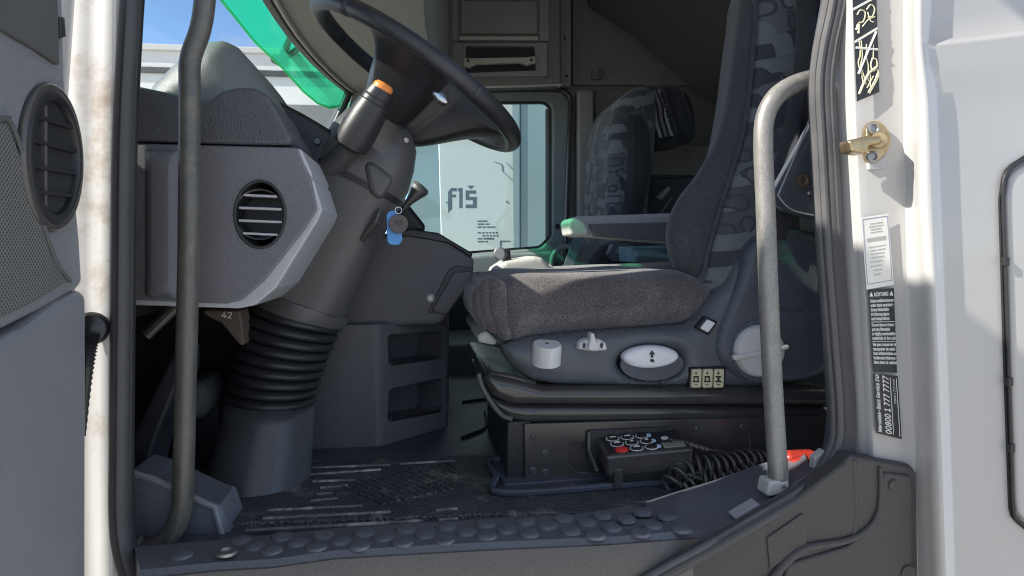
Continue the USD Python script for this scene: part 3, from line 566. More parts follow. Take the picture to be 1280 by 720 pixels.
# paler edge moulding is the same outline, a little larger, behind the panel
vent = ell(*P(325, 268, y)[[0, 2]], 29 * S(y), 40 * S(y), 40)
body = Q([(140, 178), (372, 184), (380, 205), (389, 222), (397, 262), (380, 288), (330, 352), (302, 376), (282, 380), (140, 374)], y)
part(db, 'side_panel', slab(Polygon(rnd(body, .008).exterior, [vent]), y, y + .22, .004, R=0), M['dash_grey'])
edge = Q([(360, 182), (376, 186), (388, 212), (403, 262), (398, 274), (345, 360), (318, 382), (298, 386), (140, 381), (140, 372), (282, 376), (298, 372), (330, 348), (380, 284), (393, 262), (384, 222)], y)
part(db, 'edge_moulding', slab(edge, y + .003, y + .30, .004), M['dash_trim'])
part(db, 'end_column', puff(Q([(176, 183), (224, 184), (224, 376), (176, 374)], y - .012), y - .014, y + .05, .022, step=.02), M['dash_grey'], smooth=True)
part(db, 'panel_back', slab(Q([(140, 180), (368, 186), (388, 262), (300, 370), (140, 372)], y + .2), y + .215, y + .4, 0), M['dash_black'])
part(db, 'vent_cup', lathe([(.001, .05), (28 * S(y), .05), (29 * S(y), 0), (31 * S(y), -.001), (30 * S(y), .055)], P(325, 268, y) + [0, .0, 0], (0, 1, 0), 32), M['dash_black'])
for k in range(4):
    py = 243 + k * 16; hw = 27.5 * math.sqrt(max(0, 1 - ((py - 268) / 38.5) ** 2))
    part(db, 'vent_blade', slab(Q([(325 - hw, py - 1), (325 + hw, py + 1), (325 + hw, py + 4), (325 - hw, py + 2)], y - .002), y - .002, y + .02, .0012), M['dash_trim'])
part(db, 'vent_ring', tube(np.array([[a, y - .001, b] for a, b in ell(*P(325, 268, y)[[0, 2]], 29 * S(y), 40 * S(y), 40)]), .0022, 8, closed=True), M['dash_black'])
# grained upper cover
uy = y - .004
up = Q([(140, 104), (172, 107), (205, 114), (240, 122), (262, 124), (272, 114), (296, 108), (318, 109), (334, 118), (350, 146), (370, 181), (300, 180), (140, 175)], uy)
part(db, 'upper_cover', slab(up, uy, uy + .4, .008), M['dash_leather'])
# dusty binnacle hump, the green cast of sunlight put into its colour
hp = Q([(168, 112), (172, 98), (186, 84), (208, 62), (228, 46), (248, 38), (268, 36), (284, 44), (300, 64), (318, 90), (338, 122), (350, 150), (170, 150)], .2)
part(db, 'binnacle_hump', puff(hp, .2, .62, .075, step=.014), M['dash_top'], smooth=True)
part(db, 'binnacle_rear', slab(Q([(300, 92), (318, 100), (332, 112), (345, 124), (380, 142), (420, 166), (424, 240), (390, 232), (372, 186), (340, 150)], .34), .34, .66, .012), M['dash_black'])
part(db, 'binnacle_knob', disc(P(397, 177, .335), (0, -1, 0), .006, .006, 12), M['gloss_black'])
part(db, 'dash_top', loft([np.array([[-.62, q, Zr(.06)], [-.45, q, Zr(.14)], [-.2, q, Zr(.1)], [-.08, q, Zr(-.02)], [-.10, q, Zr(-.12)], [-.62, q, Zr(-.12)]]) for q in (.62, 1.2, 2.0)]), M['dash_black'])
part(db, 'dash_front', loft([np.array([[-.74, q, Zr(.02)], [-.62, q, Zr(.10)], [-.44, q, Zr(.14)], [-.44, q, Zr(-.1)], [-.74, q, Zr(-.1)]]) for q in (.02, .62, 2.0)]), M['dash_black'])
# dark underside and footwell
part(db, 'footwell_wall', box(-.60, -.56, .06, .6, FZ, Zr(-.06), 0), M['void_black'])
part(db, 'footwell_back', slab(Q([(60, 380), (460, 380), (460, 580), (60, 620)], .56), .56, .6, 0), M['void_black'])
part(db, 'footwell_duct', slab(Q([(150, 590), (168, 540), (216, 440), (226, 420), (226, 470), (190, 560), (180, 600)], .2), .2, .3, .006), M['dash_black'])
part(db, 'footwell_strut', tube([P(182, 420, .2), P(228, 376, .22)], .009, 10), M['gloss_black'])
part(db, 'footwell_pipe', tube([P(196, 585, .3), P(202, 540, .3), P(228, 480, .32)], .007, 10), M['column_grey'])
part(db, 'footwell_box', slab(Q([(240, 470), (276, 470), (276, 590), (240, 590)], .4), .4, .5, .01), M['dash_black'])
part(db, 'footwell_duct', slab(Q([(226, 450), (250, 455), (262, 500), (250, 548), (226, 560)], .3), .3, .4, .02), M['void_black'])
pdl = part(db, 'side_switch', slab(Q([(246, 388), (300, 388), (302, 400), (306, 436), (296, 428), (276, 404), (262, 398)], .3), .3, .36, .004), M['brown_leather'], label='brown cover under the dash marked 42')
part(pdl, 'lettering', text('42', P(276, 397, .2995), (1, 0, -.1), (.1, 0, 1), 7.5 * S(.3), .0006), M['print_white'], smooth=False)

# ================================================================ STEERING COLUMN
sc = thing('steering_column', 'dark plastic steering column with ribbed bellows down to the floor', 'steering column', Pz(330, 590, FZ))
yc = .42
def ring(px, py, rx, ry, tilt, n=32):
    """Elliptic ring round the column's axis: rx across in px, ry metres in depth, tilt = slope of the ring plane."""
    q_ = float(np.interp(py, [390, 502, 628], [.42, .36, .30])); o = P(px, py, q_); th = np.arange(n) * 2 * math.pi / n; k = S(q_)
    ex = np.array([math.cos(tilt), 0, -math.sin(tilt)])
    return o + rx * k * np.cos(th)[:, None] * ex + ry * np.sin(th)[:, None] * np.array([0, 1, 0])
T = math.radians
part(sc, 'foot_cover', loft([ring(320, 628, 65, .11, 0), ring(322, 600, 62, .105, 0), ring(330, 555, 57, .095, T(2)), ring(336, 520, 53, .09, T(3)), ring(338, 502, 51, .088, T(4))]), M['column_foot'], smooth=True)
bl = []
for k in range(145):
    u = k / 144; px = 338 + 35 * u - 4 * math.sin(math.pi * u); py = 504 - 114 * u; w = 50 + 1 * math.sin(math.pi * u) + 5 * u
    rr = w + (7.0 * (abs(math.sin(u * math.pi * 9)) ** .55) - 5); bl.append(ring(px, py, rr, rr * S(yc), T(4 + 14 * u)))
part(sc, 'bellows', loft(bl), M['rubber'], smooth=70)
part(sc, 'bellows_collar', loft([ring(374, 394, 55, .09, T(18)), ring(378, 386, 57, .095, T(19)), ring(381, 376, 56, .094, T(20))]), M['column_grey'])
def rsec(px, py, w, dp, tilt, n=40, pw=3.2):
    o = P(px, py, yc); th = np.arange(n) * 2 * math.pi / n; k = S(yc); c, s = np.cos(th), np.sin(th)
    ex = np.array([math.cos(tilt), 0, -math.sin(tilt)]); q = 1 / (np.abs(c) ** pw + np.abs(s) ** pw) ** (1 / pw)
    return o + (w * k * q * c)[:, None] * ex + (dp * q * s)[:, None] * np.array([0, 1, 0])
part(sc, 'lower_shroud', loft([rsec(382, 376, 52, .088, T(20)), rsec(400, 335, 52, .09, T(22)), rsec(425, 280, 53, .092, T(24)), rsec(445, 238, 55, .094, T(26)), rsec(449, 228, 56, .095, T(27))]), M['column_grey'], smooth=40)
part(sc, 'upper_shroud', loft([rsec(450, 226, 58, .098, T(27)), rsec(456, 212, 59, .10, T(27)), rsec(468, 186, 55, .10, T(29)), rsec(478, 165, 48, .085, T(30)), rsec(484, 152, 36, .06, T(30))]), M['column_grey'], smooth=40)
part(sc, 'shroud_band', loft([rsec(447, 233, 57, .097, T(26.5)), rsec(450, 226, 59, .100, T(27))]), M['dash_black'])
part(sc, 'adjust_lever', cat(tube([P(452, 300, .34), P(470, 278, .325), P(476, 262, .33)], [.006, .007, .005], 10)), M['gloss_black'])
part(sc, 'lock_cover', slab(Q([(452, 196), (470, 204), (492, 222), (476, 252), (462, 240)], .32), .315, .36, .01), M['column_grey'])
stk = part(sc, 'stalk', lathe([(.018, 0), (.030, .005), (.0335, .03), (.0315, .07), (.028, .092), (.026, .094), (.025, .110), (.023, .120)], P(436, 186, .28), P(474, 118, .26) - P(436, 186, .28), 24), M['dash_black'])
ax = P(474, 118, .26) - P(436, 186, .28); ax /= np.linalg.norm(ax)
part(stk, 'end_button', lathe([(.018, 0), (.018, .008), (.014, .013), (.006, .0145)], P(436, 186, .28) + ax * .118, ax, 22), M['orange'], label='orange push button on the stalk end')
part(stk, 'end_ring', lathe([(.0252, 0), (.0262, .003), (.025, .006)], P(436, 186, .28) + ax * .100, ax, 22), M['dash_black'])
part(stk, 'small_switch', slab(Q([(428, 147), (438, 143), (440, 150), (431, 154)], .262), .26, .28, .002), M['dash_black'])
part(sc, 'stalk_root', tube([P(410, 212, .36), P(424, 200, .32), P(438, 182, .28)], [.026, .022, .018], 14), M['column_grey'])

# ================================================================ STEERING WHEEL
yw = .43
wa, wb = P(400, 14, yw), P(640, 178, yw); wc = (wa + wb) / 2; eu = (wb - wa) / np.linalg.norm(wb - wa); ev = np.array([0, 1., 0]); en = np.cross(eu, ev); en = en if en[2] > 0 else -en
Rw = np.linalg.norm(wb - wa) / 2
sw = thing('steering_wheel', 'black leather steering wheel seen edge on above the column', 'steering wheel', wc)
def W(a, b, c): return wc + eu * a + ev * b + en * c
th = np.arange(72) * 2 * math.pi / 72
part(sw, 'rim', tube([W(Rw * math.cos(a), Rw * math.sin(a), .012 * 0) for a in th], .0165, 16, closed=True), M['black_leather'], smooth=True)
# grip sections of the rim, a touch thicker, with a stitched edge
for a0, a1 in ((150, 235), (-60, -20)):
    part(sw, 'grip', tube([W(Rw * math.cos(T(a)), Rw * math.sin(T(a)), 0) for a in np.linspace(a0, a1, 20)], .0172, 16), M['black_leather'], smooth=True)
for k in range(22):
    a = T(100 + k * 4.2); part(sw, 'rim_stitch', tube([W((Rw - .0165) * math.cos(a + dd * .012), (Rw - .0165) * math.sin(a + dd * .012), h) for dd, h in ((0, .006), (1, 0), (2, -.006))], .0015, 5), M['rubber'])
# boss and webs: a bowl under the wheel that runs out to the rim at both sides and at the bottom, with a lens gap between
sm_ = lambda x: min(1, max(0, x)) ** 2 * (3 - 2 * min(1, max(0, x)))
def rmax(d):
    d = abs((d + 180) % 360 - 180)
    k = [(0, 1.0), (17, 1.0), (29, .46), (45, .38), (60, .44), (75, 1.0), (112, 1.0), (124, .62), (140, .46), (180, .42)]
    for (a, p), (b_, q) in zip(k, k[1:]):
        if d <= b_: return Rw * (p + (q - p) * sm_((d - a) / (b_ - a)))
nphi, ns = 120, 14; top, bot = [], []
for i in range(nphi):
    d = i * 360 / nphi; rm = rmax(d) - .003; a = T(d)
    for j in range(ns + 1):
        r_ = rm * j / ns; q = r_ / Rw
        hb = -.125 * (1 - sm_((q - .12) / .92)) - .010; ht = .030 * (1 - sm_((q - .3) / .6)) - .004 + .010 * 0
        hb = hb * (1 - (j / ns) ** 3) - .010 * (j / ns) ** 3
        if j == ns: m_ = (hb + ht) / 2; hb, ht = m_ - .004, m_ + .004
        bot.append(W(r_ * math.cos(a) + .0, r_ * math.sin(a), hb)); top.append(W(r_ * math.cos(a), r_ * math.sin(a), ht))
V_ = np.array(bot + top); F_ = []; nb = len(bot)
for i in range(nphi):
    i2 = (i + 1) % nphi
    for j in range(ns):
        q = [i * (ns + 1) + j, i2 * (ns + 1) + j, i2 * (ns + 1) + j + 1, i * (ns + 1) + j + 1]
        F_ += [[q[0], q[1], q[2]], [q[0], q[2], q[3]], [q[0] + nb, q[2] + nb, q[1] + nb], [q[0] + nb, q[3] + nb, q[2] + nb]]
    e0, e1 = i * (ns + 1) + ns, i2 * (ns + 1) + ns; F_ += [[e0, e1, e1 + nb], [e0, e1 + nb, e0 + nb]]
m_ = trimesh.Trimesh(V_, np.array(F_), process=False); m_.fix_normals()
part(sw, 'hub_cover', (np.array(m_.vertices), np.array(m_.faces)), M['black_leather'], smooth=50)
part(sw, 'hub_badge', lathe([(.026, 0), (.026, .004), (.02, .008), (.01, .0095)], W(.005, -.02, .030), en, 24, ref=(0, 1, 0)), M['steel'])
part(sw, 'spoke_trim', puff(ell(*P(551, 122, yw - Rw * .72)[[0, 2]], .017, .009, 24, T(-38)), yw - Rw * .72 - .004, yw - Rw * .72 + .02, .006, step=.006), M['steel'], smooth=True)
part(sw, 'cover_screw', disc(P(508, 175, .34), (0, -1, -.3), .005, .004, 10), M['dull_steel'])

# ================================================================ CENTRE CONSOLE
cc = thing('centre_console', 'dark grey centre console with two open pockets beside the column', 'console', Pz(480, 550, FZ))
y = .55
part(cc, 'upper_body', slab(Q([(380, 412), (415, 330), (445, 300), (480, 292), (512, 287), (520, 288), (556, 298), (588, 318), (593, 326), (591, 344), (586, 356), (556, 400), (548, 406)], y), y, y + .5, .012), M['console_grey'])
part(cc, 'top_tray', slab(Q([(478, 296), (512, 286), (548, 291), (590, 316), (592, 324), (560, 304), (514, 296)], y - .004), y - .004, y + .45, .004), M['dash_black'])
part(cc, 'corner_panel', slab(Q([(538, 390), (566, 340), (590, 338), (590, 352), (558, 394)], y - .006), y - .008, y + .05, .006), M['console_grey'])
part(cc, 'corner_recess', slab(Q([(560, 338), (570, 332), (592, 334), (591, 341), (567, 342), (540, 392), (535, 390)], y - .002), y - .003, y + .02, .002), M['dash_black'])
part(cc, 'key_lock', lathe([(.010, 0), (.010, .004), (.007, .005), (.006, .002), (.001, .002)], P(538, 373, y), (0, -1, 0), 20), M['dull_steel'])
pa, pb, pc = Pz(380, 562, FZ)[:2], Pz(474, 558, FZ)[:2], Pz(560, 533, FZ)[:2]
pa = np.array([pa[0] - .15, pb[1] - .005])
plan = rnd([pa, pb, pc, pc + [.02, .5], pa + [0, .7]], .035, 8)
zt = P(480, 404, y)[2]
ccw = lambda g_: ringpts(g_.exterior, True)
m0 = m3.Manifold.extrude(m3.CrossSection([ccw(plan)]), zt - FZ).translate((0, 0, FZ))
uu = (pc - pb) / np.linalg.norm(pc - pb); nn = np.array([uu[1], -uu[0]])
def onface(px, py):                                                        # point on the turned face under pixel (px, py)
    d = ray(px, py); n3 = np.array([nn[0], nn[1], 0]); b3 = np.array([pb[0], pb[1], 0]); t_ = ((b3 - EYE) @ n3) / (d @ n3); return EYE + d * t_
for q in ([(484, 418), (553, 413), (553, 448), (486, 458)], [(486, 486), (553, 472), (553, 515), (484, 528)]):
    w = [onface(*a) for a in q]; loc = [((v[:2] - pb) @ uu, v[2]) for v in w]
    g = rnd(loc, .012, 5); ex = m3.Manifold.extrude(m3.CrossSection([ccw(g)]), .10)
    # local x -> along the face, local y -> up, local z -> into the console
    T4 = np.array([[uu[0], 0, -nn[0], pb[0] + nn[0] * .02], [uu[1], 0, -nn[1], pb[1] + nn[1] * .02], [0, 1, 0, 0]])
    m0 = m0 - ex.transform(T4)
mm = m0.to_mesh(); part(cc, 'lower_body', (np.array(mm.vert_properties[:, :3]), np.array(mm.tri_verts)), M['console_grey'], smooth=38)
for q in ([(489, 452), (550, 444), (550, 448), (489, 457)], [(489, 522), (550, 508), (550, 512), (489, 526)]):
    w = [onface(*a) for a in q]; part(cc, 'pocket_lip', loft([np.array([p + np.r_[nn, 0] * .002, p - np.r_[nn, 0] * .008]) for p in w + w[:1]], caps=False, closed=False), M['console_grey'])
part(cc, 'seam', tube([P(412, 420, y - .001), P(414, 548, y - .012)], .002, 6), M['dash_black'])
# gear lever and switch cluster on top
gl = part(cc, 'gear_lever', tube(spl([P(497, 268, .62), P(508, 256, .61), P(518, 243, .6)], 5), np.linspace(.007, .010, 11), 12), M['dull_steel'], label='short lever with a flared metal knob')
part(gl, 'lever_knob', lathe([(.008, 0), (.012, .015), (.019, .034), (.022, .044), (.018, .05), (.004, .052)], P(510, 254, .605), P(528, 232, .6) - P(510, 254, .605), 20), M['dull_steel'])
part(cc, 'switch_pod', slab(Q([(486, 232), (500, 240), (516, 262), (532, 282), (530, 290), (500, 290), (488, 280)], .66), .66, .8, .01), M['dash_black'])
# keys in the ignition with a blue tag
ky = thing('key_tag', 'blue plastic key tag with a round brown disc hanging from the ignition', 'key tag', P(494, 285, .5))
part(ky, 'tag_blue', slab(Q([(483, 268), (488, 263), (496, 264), (500, 270), (503, 300), (499, 306), (488, 306), (484, 302)], .305), .305, .309, .0015, R=.006), M['tag_blue'])
part(ky, 'tag_disc', lathe([(.001, 0), (.0165, 0), (.0175, .002), (.0175, .005), (.0165, .006), (.001, .006)], P(498, 280, .298), (0, -1, 0), 24), M['tag_brown'])
part(ky, 'disc_text', text('FIŠ', P(493, 281, .2915), (1, 0, 0), (0, 0, 1), .0065, .0005), M['print_black'], smooth=False)
part(ky, 'key_ring', tube(np.array([[*P(498, 263, .303)]]) + np.stack([.006 * np.cos(th[::4]), 0 * th[::4], .006 * np.sin(th[::4])], 1), .001, 6, closed=True), M['steel'])

# ================================================================ GRAB HANDLES
gh = thing('grab_handle', 'tall dark grey tubular grab handle at the front of the doorway, bent at its foot', 'grab handle', P(165, 692, .05), group=None)
pts = spl([P(262, -90, .05), P(256, 0, .05), P(250, 38, .05), P(238, 75, .05), P(237, 120, .05), P(236, 300, .05), P(232, 480, .05), P(229, 600, .05), P(226, 640, .05), P(212, 670, .05), P(190, 685, .05), P(160, 692, .05)], 8)
part(gh, 'tube', tube(pts, 12.3 * S(.05), 20), M['handle_dark'], smooth=True)
part(gh, 'foot_flange', lathe([(.022, 0), (.022, .01), (.016, .014)], P(166, 691, .05), (1, 0, .05), 18), M['handle_dark'])
gh = thing('grab_handle', 'pale grey tubular grab handle at the rear of the doorway beside the seat', 'grab handle', P(970, 612, .05))
pts = spl([P(1040, 93, .07), P(1018, 98, .065), P(992, 106, .06), P(970, 121, .05), P(957, 145, .05), P(954, 180, .05), P(957, 260, .05), P(962, 400, .04), P(968, 520, .025), P(974, 608, .012)], 8)
part(gh, 'tube', tube(pts, 12.5 * S(.05), 20), M['handle_grey'], smooth=True)
part(gh, 'foot_socket', slab(Q([(961, 602), (985, 600), (987, 609), (974, 618), (957, 622)], .0), -.002, .03, .004), M['pale_console'])
part(gh, 'end_washer', lathe([(.02, 0), (.02, .006), (.015, .008)], P(1024, 96, .066), (-1, 0, -.25), 18), M['handle_grey'])

# ================================================================ DRIVER'S SEAT
ds = thing('driver_seat', 'grey velour driver seat on a black base with white controls along its side', 'seat', P(800, 610, .45))
y = .25
cu_ = cspl([(618, 396), (617, 368), (626, 350), (650, 342), (700, 341), (760, 340), (830, 337), (858, 340), (880, 352), (894, 372), (884, 386), (868, 402), (800, 412), (720, 417), (664, 424), (640, 430), (624, 416)], 5)
cush = puff(Q(cu_, y + .05), y, y + .50, .065, step=.012, disp=lambda x, z, d: .006 * np.sin(x * 23 + z * 9) * np.clip(d / .03, 0, 1) + .010 * (meshkit.fbm(np.stack([x * 14, z * 20, 0 * x], 1), 3, 5) - .5) * np.clip(d / .02, 0, 1))
part(ds, 'seat_cushion', cush, M['seat_velour'], smooth=True)
# quilted front roll: three ridges that run across the cushion's nose
for k, (px, py, rr, dz) in enumerate(((603, 386, 14, 2.1), (613, 383, 17, 2.15), (626, 386, 19, 2.2))):
    e = ell(*P(px, py, y + .04)[[0, 2]], rr * S(y) * .92, rr * S(y) * dz, 40, T(12))
    part(ds, 'quilted_ridge', puff(e, y + .03 - .008 * k, y + .47, .020, step=.010), M['seat_velour'], smooth=True)
part(ds, 'cushion_lip', slab(Q([(596, 420), (608, 412), (626, 430), (618, 432), (598, 428)], y + .06), y + .06, y + .44, .006), M['pale_console'])
# plastic side of the seat
sy = y - .015
def QS(p): return Q(p, sy)
oval = ell(*P(815, 455, sy)[[0, 2]], 41 * S(sy), 21 * S(sy), 40)
sidep = rnd(QS([(624, 436), (660, 424), (740, 416), (864, 407), (876, 398), (893, 374), (914, 352), (934, 312), (948, 294), (985, 286), (1040, 290), (1050, 350), (1050, 470), (958, 487), (800, 486), (700, 484), (664, 478), (642, 462)]), .012)
kn = ell(*P(951, 438, sy)[[0, 2]], 38 * S(sy), 36 * S(sy), 40)
sm = puff(Polygon(sidep.exterior, [oval]), sy, sy + .08, .034, step=.02, rb=.004)
part(ds, 'side_panel', sm, M['seat_plastic'], smooth=45)
part(ds, 'lever_recess', lathe([(41.5 * S(sy), -.001), (40 * S(sy), .006), (34 * S(sy), .028), (.001, .03)], P(815, 455, sy), (0, 1, 0), 40, sx=1.0) if False else xf(lathe([(1.02, .0), (.98, .006), (.84, .028), (.001, .03)], (0, 0, 0), (0, 1, 0), 40), P(815, 455, sy), (41 * S(sy), 0, 0), (0, 1, 0), (0, 0, 21 * S(sy))), M['hinge_plastic'], smooth=40)
part(ds, 'recess_slot', slab(QS([(800, 466), (823, 465), (823, 472), (800, 473)]), sy + .012, sy + .03, .001), M['void_black'])
lv = part(ds, 'oval_lever', puff(ell(*P(815, 447, sy - .014)[[0, 2]], 37 * S(sy), 14.5 * S(sy), 40, T(1)), sy - .016, sy + .02, .012, step=.008), M['lever_white'], smooth=True)
def sp(p, yq=sy): return slab(Q(p, yq), yq - .0008, yq + .001, 0, R=0)
part(lv, 'arrow_mark', cat(sp([(811, 443), (815, 438), (819, 443), (816.5, 443), (816.5, 447), (813.5, 447), (813.5, 443)], sy - .0165), sp([(812.5, 449), (817, 449), (818, 451.5), (816, 453), (813, 452)], sy - .0165)), M['print_black'], smooth=False)
rk = part(ds, 'round_knob', lathe([(18.5 * S(sy), -.012), (18.8 * S(sy), .020), (17.4 * S(sy), .0245), (.001, .0255)], P(683, 446, sy + .002), (0.0, -.24, .97), 28), M['knob_white'], smooth=40)
part(rk, 'knob_mark', xf(disc((0, 0, 0), (0, 0, 1), .0028, .0006, 12), P(683, 446, sy + .002) + .0253 * np.array([0, -.24, .97]), (1.3, 0, 0), (0, .97, .24), (0, -.24, .97)), M['print_black'])
tg = part(ds, 'toggle', puff(Q([(722, 437), (724, 428), (732, 424), (750, 424), (758, 429), (760, 438), (742, 440)], sy - .012), sy - .014, sy + .02, .008, step=.008), M['knob_white'], smooth=True)
part(tg, 'toggle_fin', slab(Q([(734, 438), (737, 424), (738, 414), (742, 414), (744, 424), (750, 438)], sy - .022), sy - .026, sy - .004, .0035), M['knob_white'])
for px in (730, 752): part(tg, 'toggle_mark', sp([(px - 2, 431), (px, 428), (px + 2, 430), (px + 1, 435), (px - 1, 435)], sy - .0148), M['print_black'], smooth=False)
# three cream rocker switches
fr_ = part(ds, 'switch_frame', slab(QS([(862, 459), (907, 457), (905, 486), (860, 487)]), sy - .004, sy + .01, .003), M['dash_black'])
for k in range(3):
    a = 864 + k * 14
    b = part(fr_, 'rocker_switch', slab(Q([(a + .6, 461.5), (a + 12.6, 461), (a + 11.6, 484), (a - .6, 484.5)], sy - .006), sy - .010, sy, .002), M['switch_cream'])
    c0 = (a + 6, 473)
    part(fr_, 'switch_mark', cat(sp([(c0[0] - 3.5, 470), (c0[0] + 3.5, 470), (c0[0] + 3, 472), (c0[0] - 3, 472)], sy - .0104), sp([(c0[0] - (1.2 if k == 2 else 3.2), 472), (c0[0] - (.2 if k == 2 else 1.8), 472), (c0[0] - (.2 if k == 2 else 1.8), 476), (c0[0] - (1.2 if k == 2 else 3.2), 476)], sy - .0104), sp([(c0[0] + (.2 if k == 2 else 1.8), 472), (c0[0] + (1.2 if k == 2 else 3.2), 472), (c0[0] + (1.2 if k == 2 else 3.2), 476), (c0[0] + (.2 if k == 2 else 1.8), 476)], sy - .0104),
        sp([(c0[0] - 4, 476), (c0[0] + 4, 476), (c0[0] + 4, 477.6), (c0[0] - 4, 477.6)], sy - .0104), sp([(c0[0] - 1.6, 466), (c0[0] + 1.6, 466), (c0[0] + 1.6, 466.8), (c0[0] - 1.6, 466.8)], sy - .0104), sp([(c0[0] - .4, 464.6), (c0[0] + .4, 464.6), (c0[0] + .4, 468), (c0[0] - .4, 468)], sy - .0104), sp([(c0[0] - 1.6, 480.4), (c0[0] + 1.6, 480.4), (c0[0] + 1.6, 481.2), (c0[0] - 1.6, 481.2)], sy - .0104)), M['print_black'], smooth=False)
part(ds, 'small_switch', slab(QS([(869, 410), (881, 395), (896, 402), (884, 419)]), sy - .006, sy + .01, .002), M['dash_black'])
part(ds, 'small_switch_key', slab(QS([(873, 410), (882, 398.5), (892, 403), (883, 415)]), sy - .010, sy, .002), M['lever_white'])
# hinge cover with its engraved disc, white adjuster wheel
part(ds, 'hinge_cover', puff(Q(cspl([(926, 352), (938, 310), (960, 292), (994, 285), (1030, 300), (1044, 350), (1044, 440), (1020, 474), (960, 478), (918, 470), (896, 430)], 5), sy - .012), sy - .014, sy + .05, .02, step=.018, rb=.004), M['hinge_plastic'], smooth=45)
part(ds, 'hinge_disc', lathe([(38 * S(sy), 0), (37.5 * S(sy), .002), (36 * S(sy), .0005), (35 * S(sy), .0025), (.001, .003)], P(990, 353, sy - .014), (0, -1, 0), 40), M['hinge_plastic'])
ad = part(ds, 'adjuster_wheel', lathe([(34 * S(sy), 0), (33 * S(sy), .012), (30 * S(sy), .016), (.001, .018)], P(947, 438, sy - .014), (0, -1, 0), 40), M['knob_white'], smooth=40)
part(ds, 'wheel_collar', lathe([(41 * S(sy), 0), (41 * S(sy), .003), (35 * S(sy), .004)], P(951, 438, sy - .014), (0, -1, 0), 40), M['hinge_plastic'])
part(ad, 'wheel_fin', slab(Q([(915, 444), (985, 430), (986, 436), (917, 451)], sy - .03), sy - .036, sy - .024, .004), M['knob_white'])
for px, py, q, r0 in ((942, 318, [(893, 378), (918, 350), (938, 318), (946, 302), (958, 300), (948, 330), (920, 372), (902, 390)], .012),):
    part(ds, 'hinge_shoulder', puff(Q(q, sy + .02), sy + .014, sy + .12, .016, step=.012), M['seat_plastic'], smooth=45)
# black rubber skirt and steel base
part(ds, 'base_rim', puff(Q([(604, 474), (612, 468), (640, 474), (680, 484), (1040, 484), (1040, 508), (640, 506), (616, 496)], y - .02), y - .025, y + .46, .018, step=.016), M['gloss_black'], smooth=45)
part(ds, 'base_skirt', puff(Q([(610, 494), (640, 504), (1040, 506), (1040, 528), (660, 530), (632, 524), (618, 510)], y - .005), y - .008, y + .45, .018, step=.016), M['gloss_black'], smooth=45)
part(ds, 'skirt_fold', tube([P(*a, y) for a in spl([(612, 470), (640, 474), (668, 482)], 5)], .009, 12), M['gloss_black'])
part(ds, 'front_lever', tube([P(*a, y - .01) for a in spl([(598, 467), (602, 482), (612, 500), (626, 518), (640, 524)], 5)], .0045, 10), M['column_grey'])
yp = .235
pp = Polygon(rnd(Q([(655, 530), (1060, 518), (1060, 600), (800, 600), (700, 600), (690, 606), (657, 610)], yp), .005).exterior, [rnd(Q([(711, 554), (790, 552), (790, 592), (722, 590), (711, 580)], yp), .006).exterior])
part(ds, 'base_plate', slab(pp, yp, yp + .004, .002, R=0), M['gloss_black'])
part(ds, 'base_panel', slab(Q([(700, 545), (830, 545), (830, 596), (700, 596)], yp + .01), yp + .009, yp + .014, .0), M['gloss_black'])
part(ds, 'base_front', box(*(lambda p: (p[0] - .03, p[0] + .015, yp + .01, yp + .40, FZ, p[2]))(P(655, 528, yp)), .004), M['rubber'])
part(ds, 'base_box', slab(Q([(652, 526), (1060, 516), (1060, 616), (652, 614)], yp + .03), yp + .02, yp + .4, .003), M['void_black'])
for px, py in ((667, 545), (681, 566), (666, 588), (681, 590), (872, 536), (928, 534)): part(ds, 'base_bolt', lathe([(.006, 0), (.006, .002), (.0035, .003), (.003, .001), (.001, .001)], P(px, py, yp), (0, -1, 0), 12), M['column_grey'])
# backrest: velour bolster along the front, printed cloth on the flank, dark shell behind
by = y + .02
bo = cspl([(935, -80), (922, -20), (914, 40), (907, 95), (893, 165), (868, 215), (843, 248), (829, 282), (832, 318), (842, 343), (862, 358), (884, 362), (905, 352), (928, 300), (950, 220), (966, 130), (975, 40), (985, -80)], 5)
SH = lambda m: (m[0] + np.outer(np.maximum(m[0][:, 1] - .30, 0), [.34, 0, 0]), m[1])     # the seat is turned a little on its base
part(ds, 'backrest_bolster', SH(puff(Q(bo, by + .05), by + .006, by + .46, .06, step=.013)), M['velour_grey'], smooth=True)
fl = cspl([(945, -80), (945, 0), (941, 70), (932, 150), (916, 210), (899, 262), (886, 310), (877, 352), (886, 364), (910, 366), (936, 330), (985, 260), (1015, 150), (1030, 60), (1034, -80)], 5)
part(ds, 'printed_flank', SH(puff(Q(fl, by + .0), by - .012, by + .44, .045, step=.013)), M['seat_print'], smooth=True)
part(ds, 'flank_piping', tube([P(*a, by + .001) for a in spl([(945, -80), (945, 0), (941, 70), (932, 150), (916, 210), (899, 262), (886, 310), (878, 350)], 6)], .004, 8), M['velour_grey'])
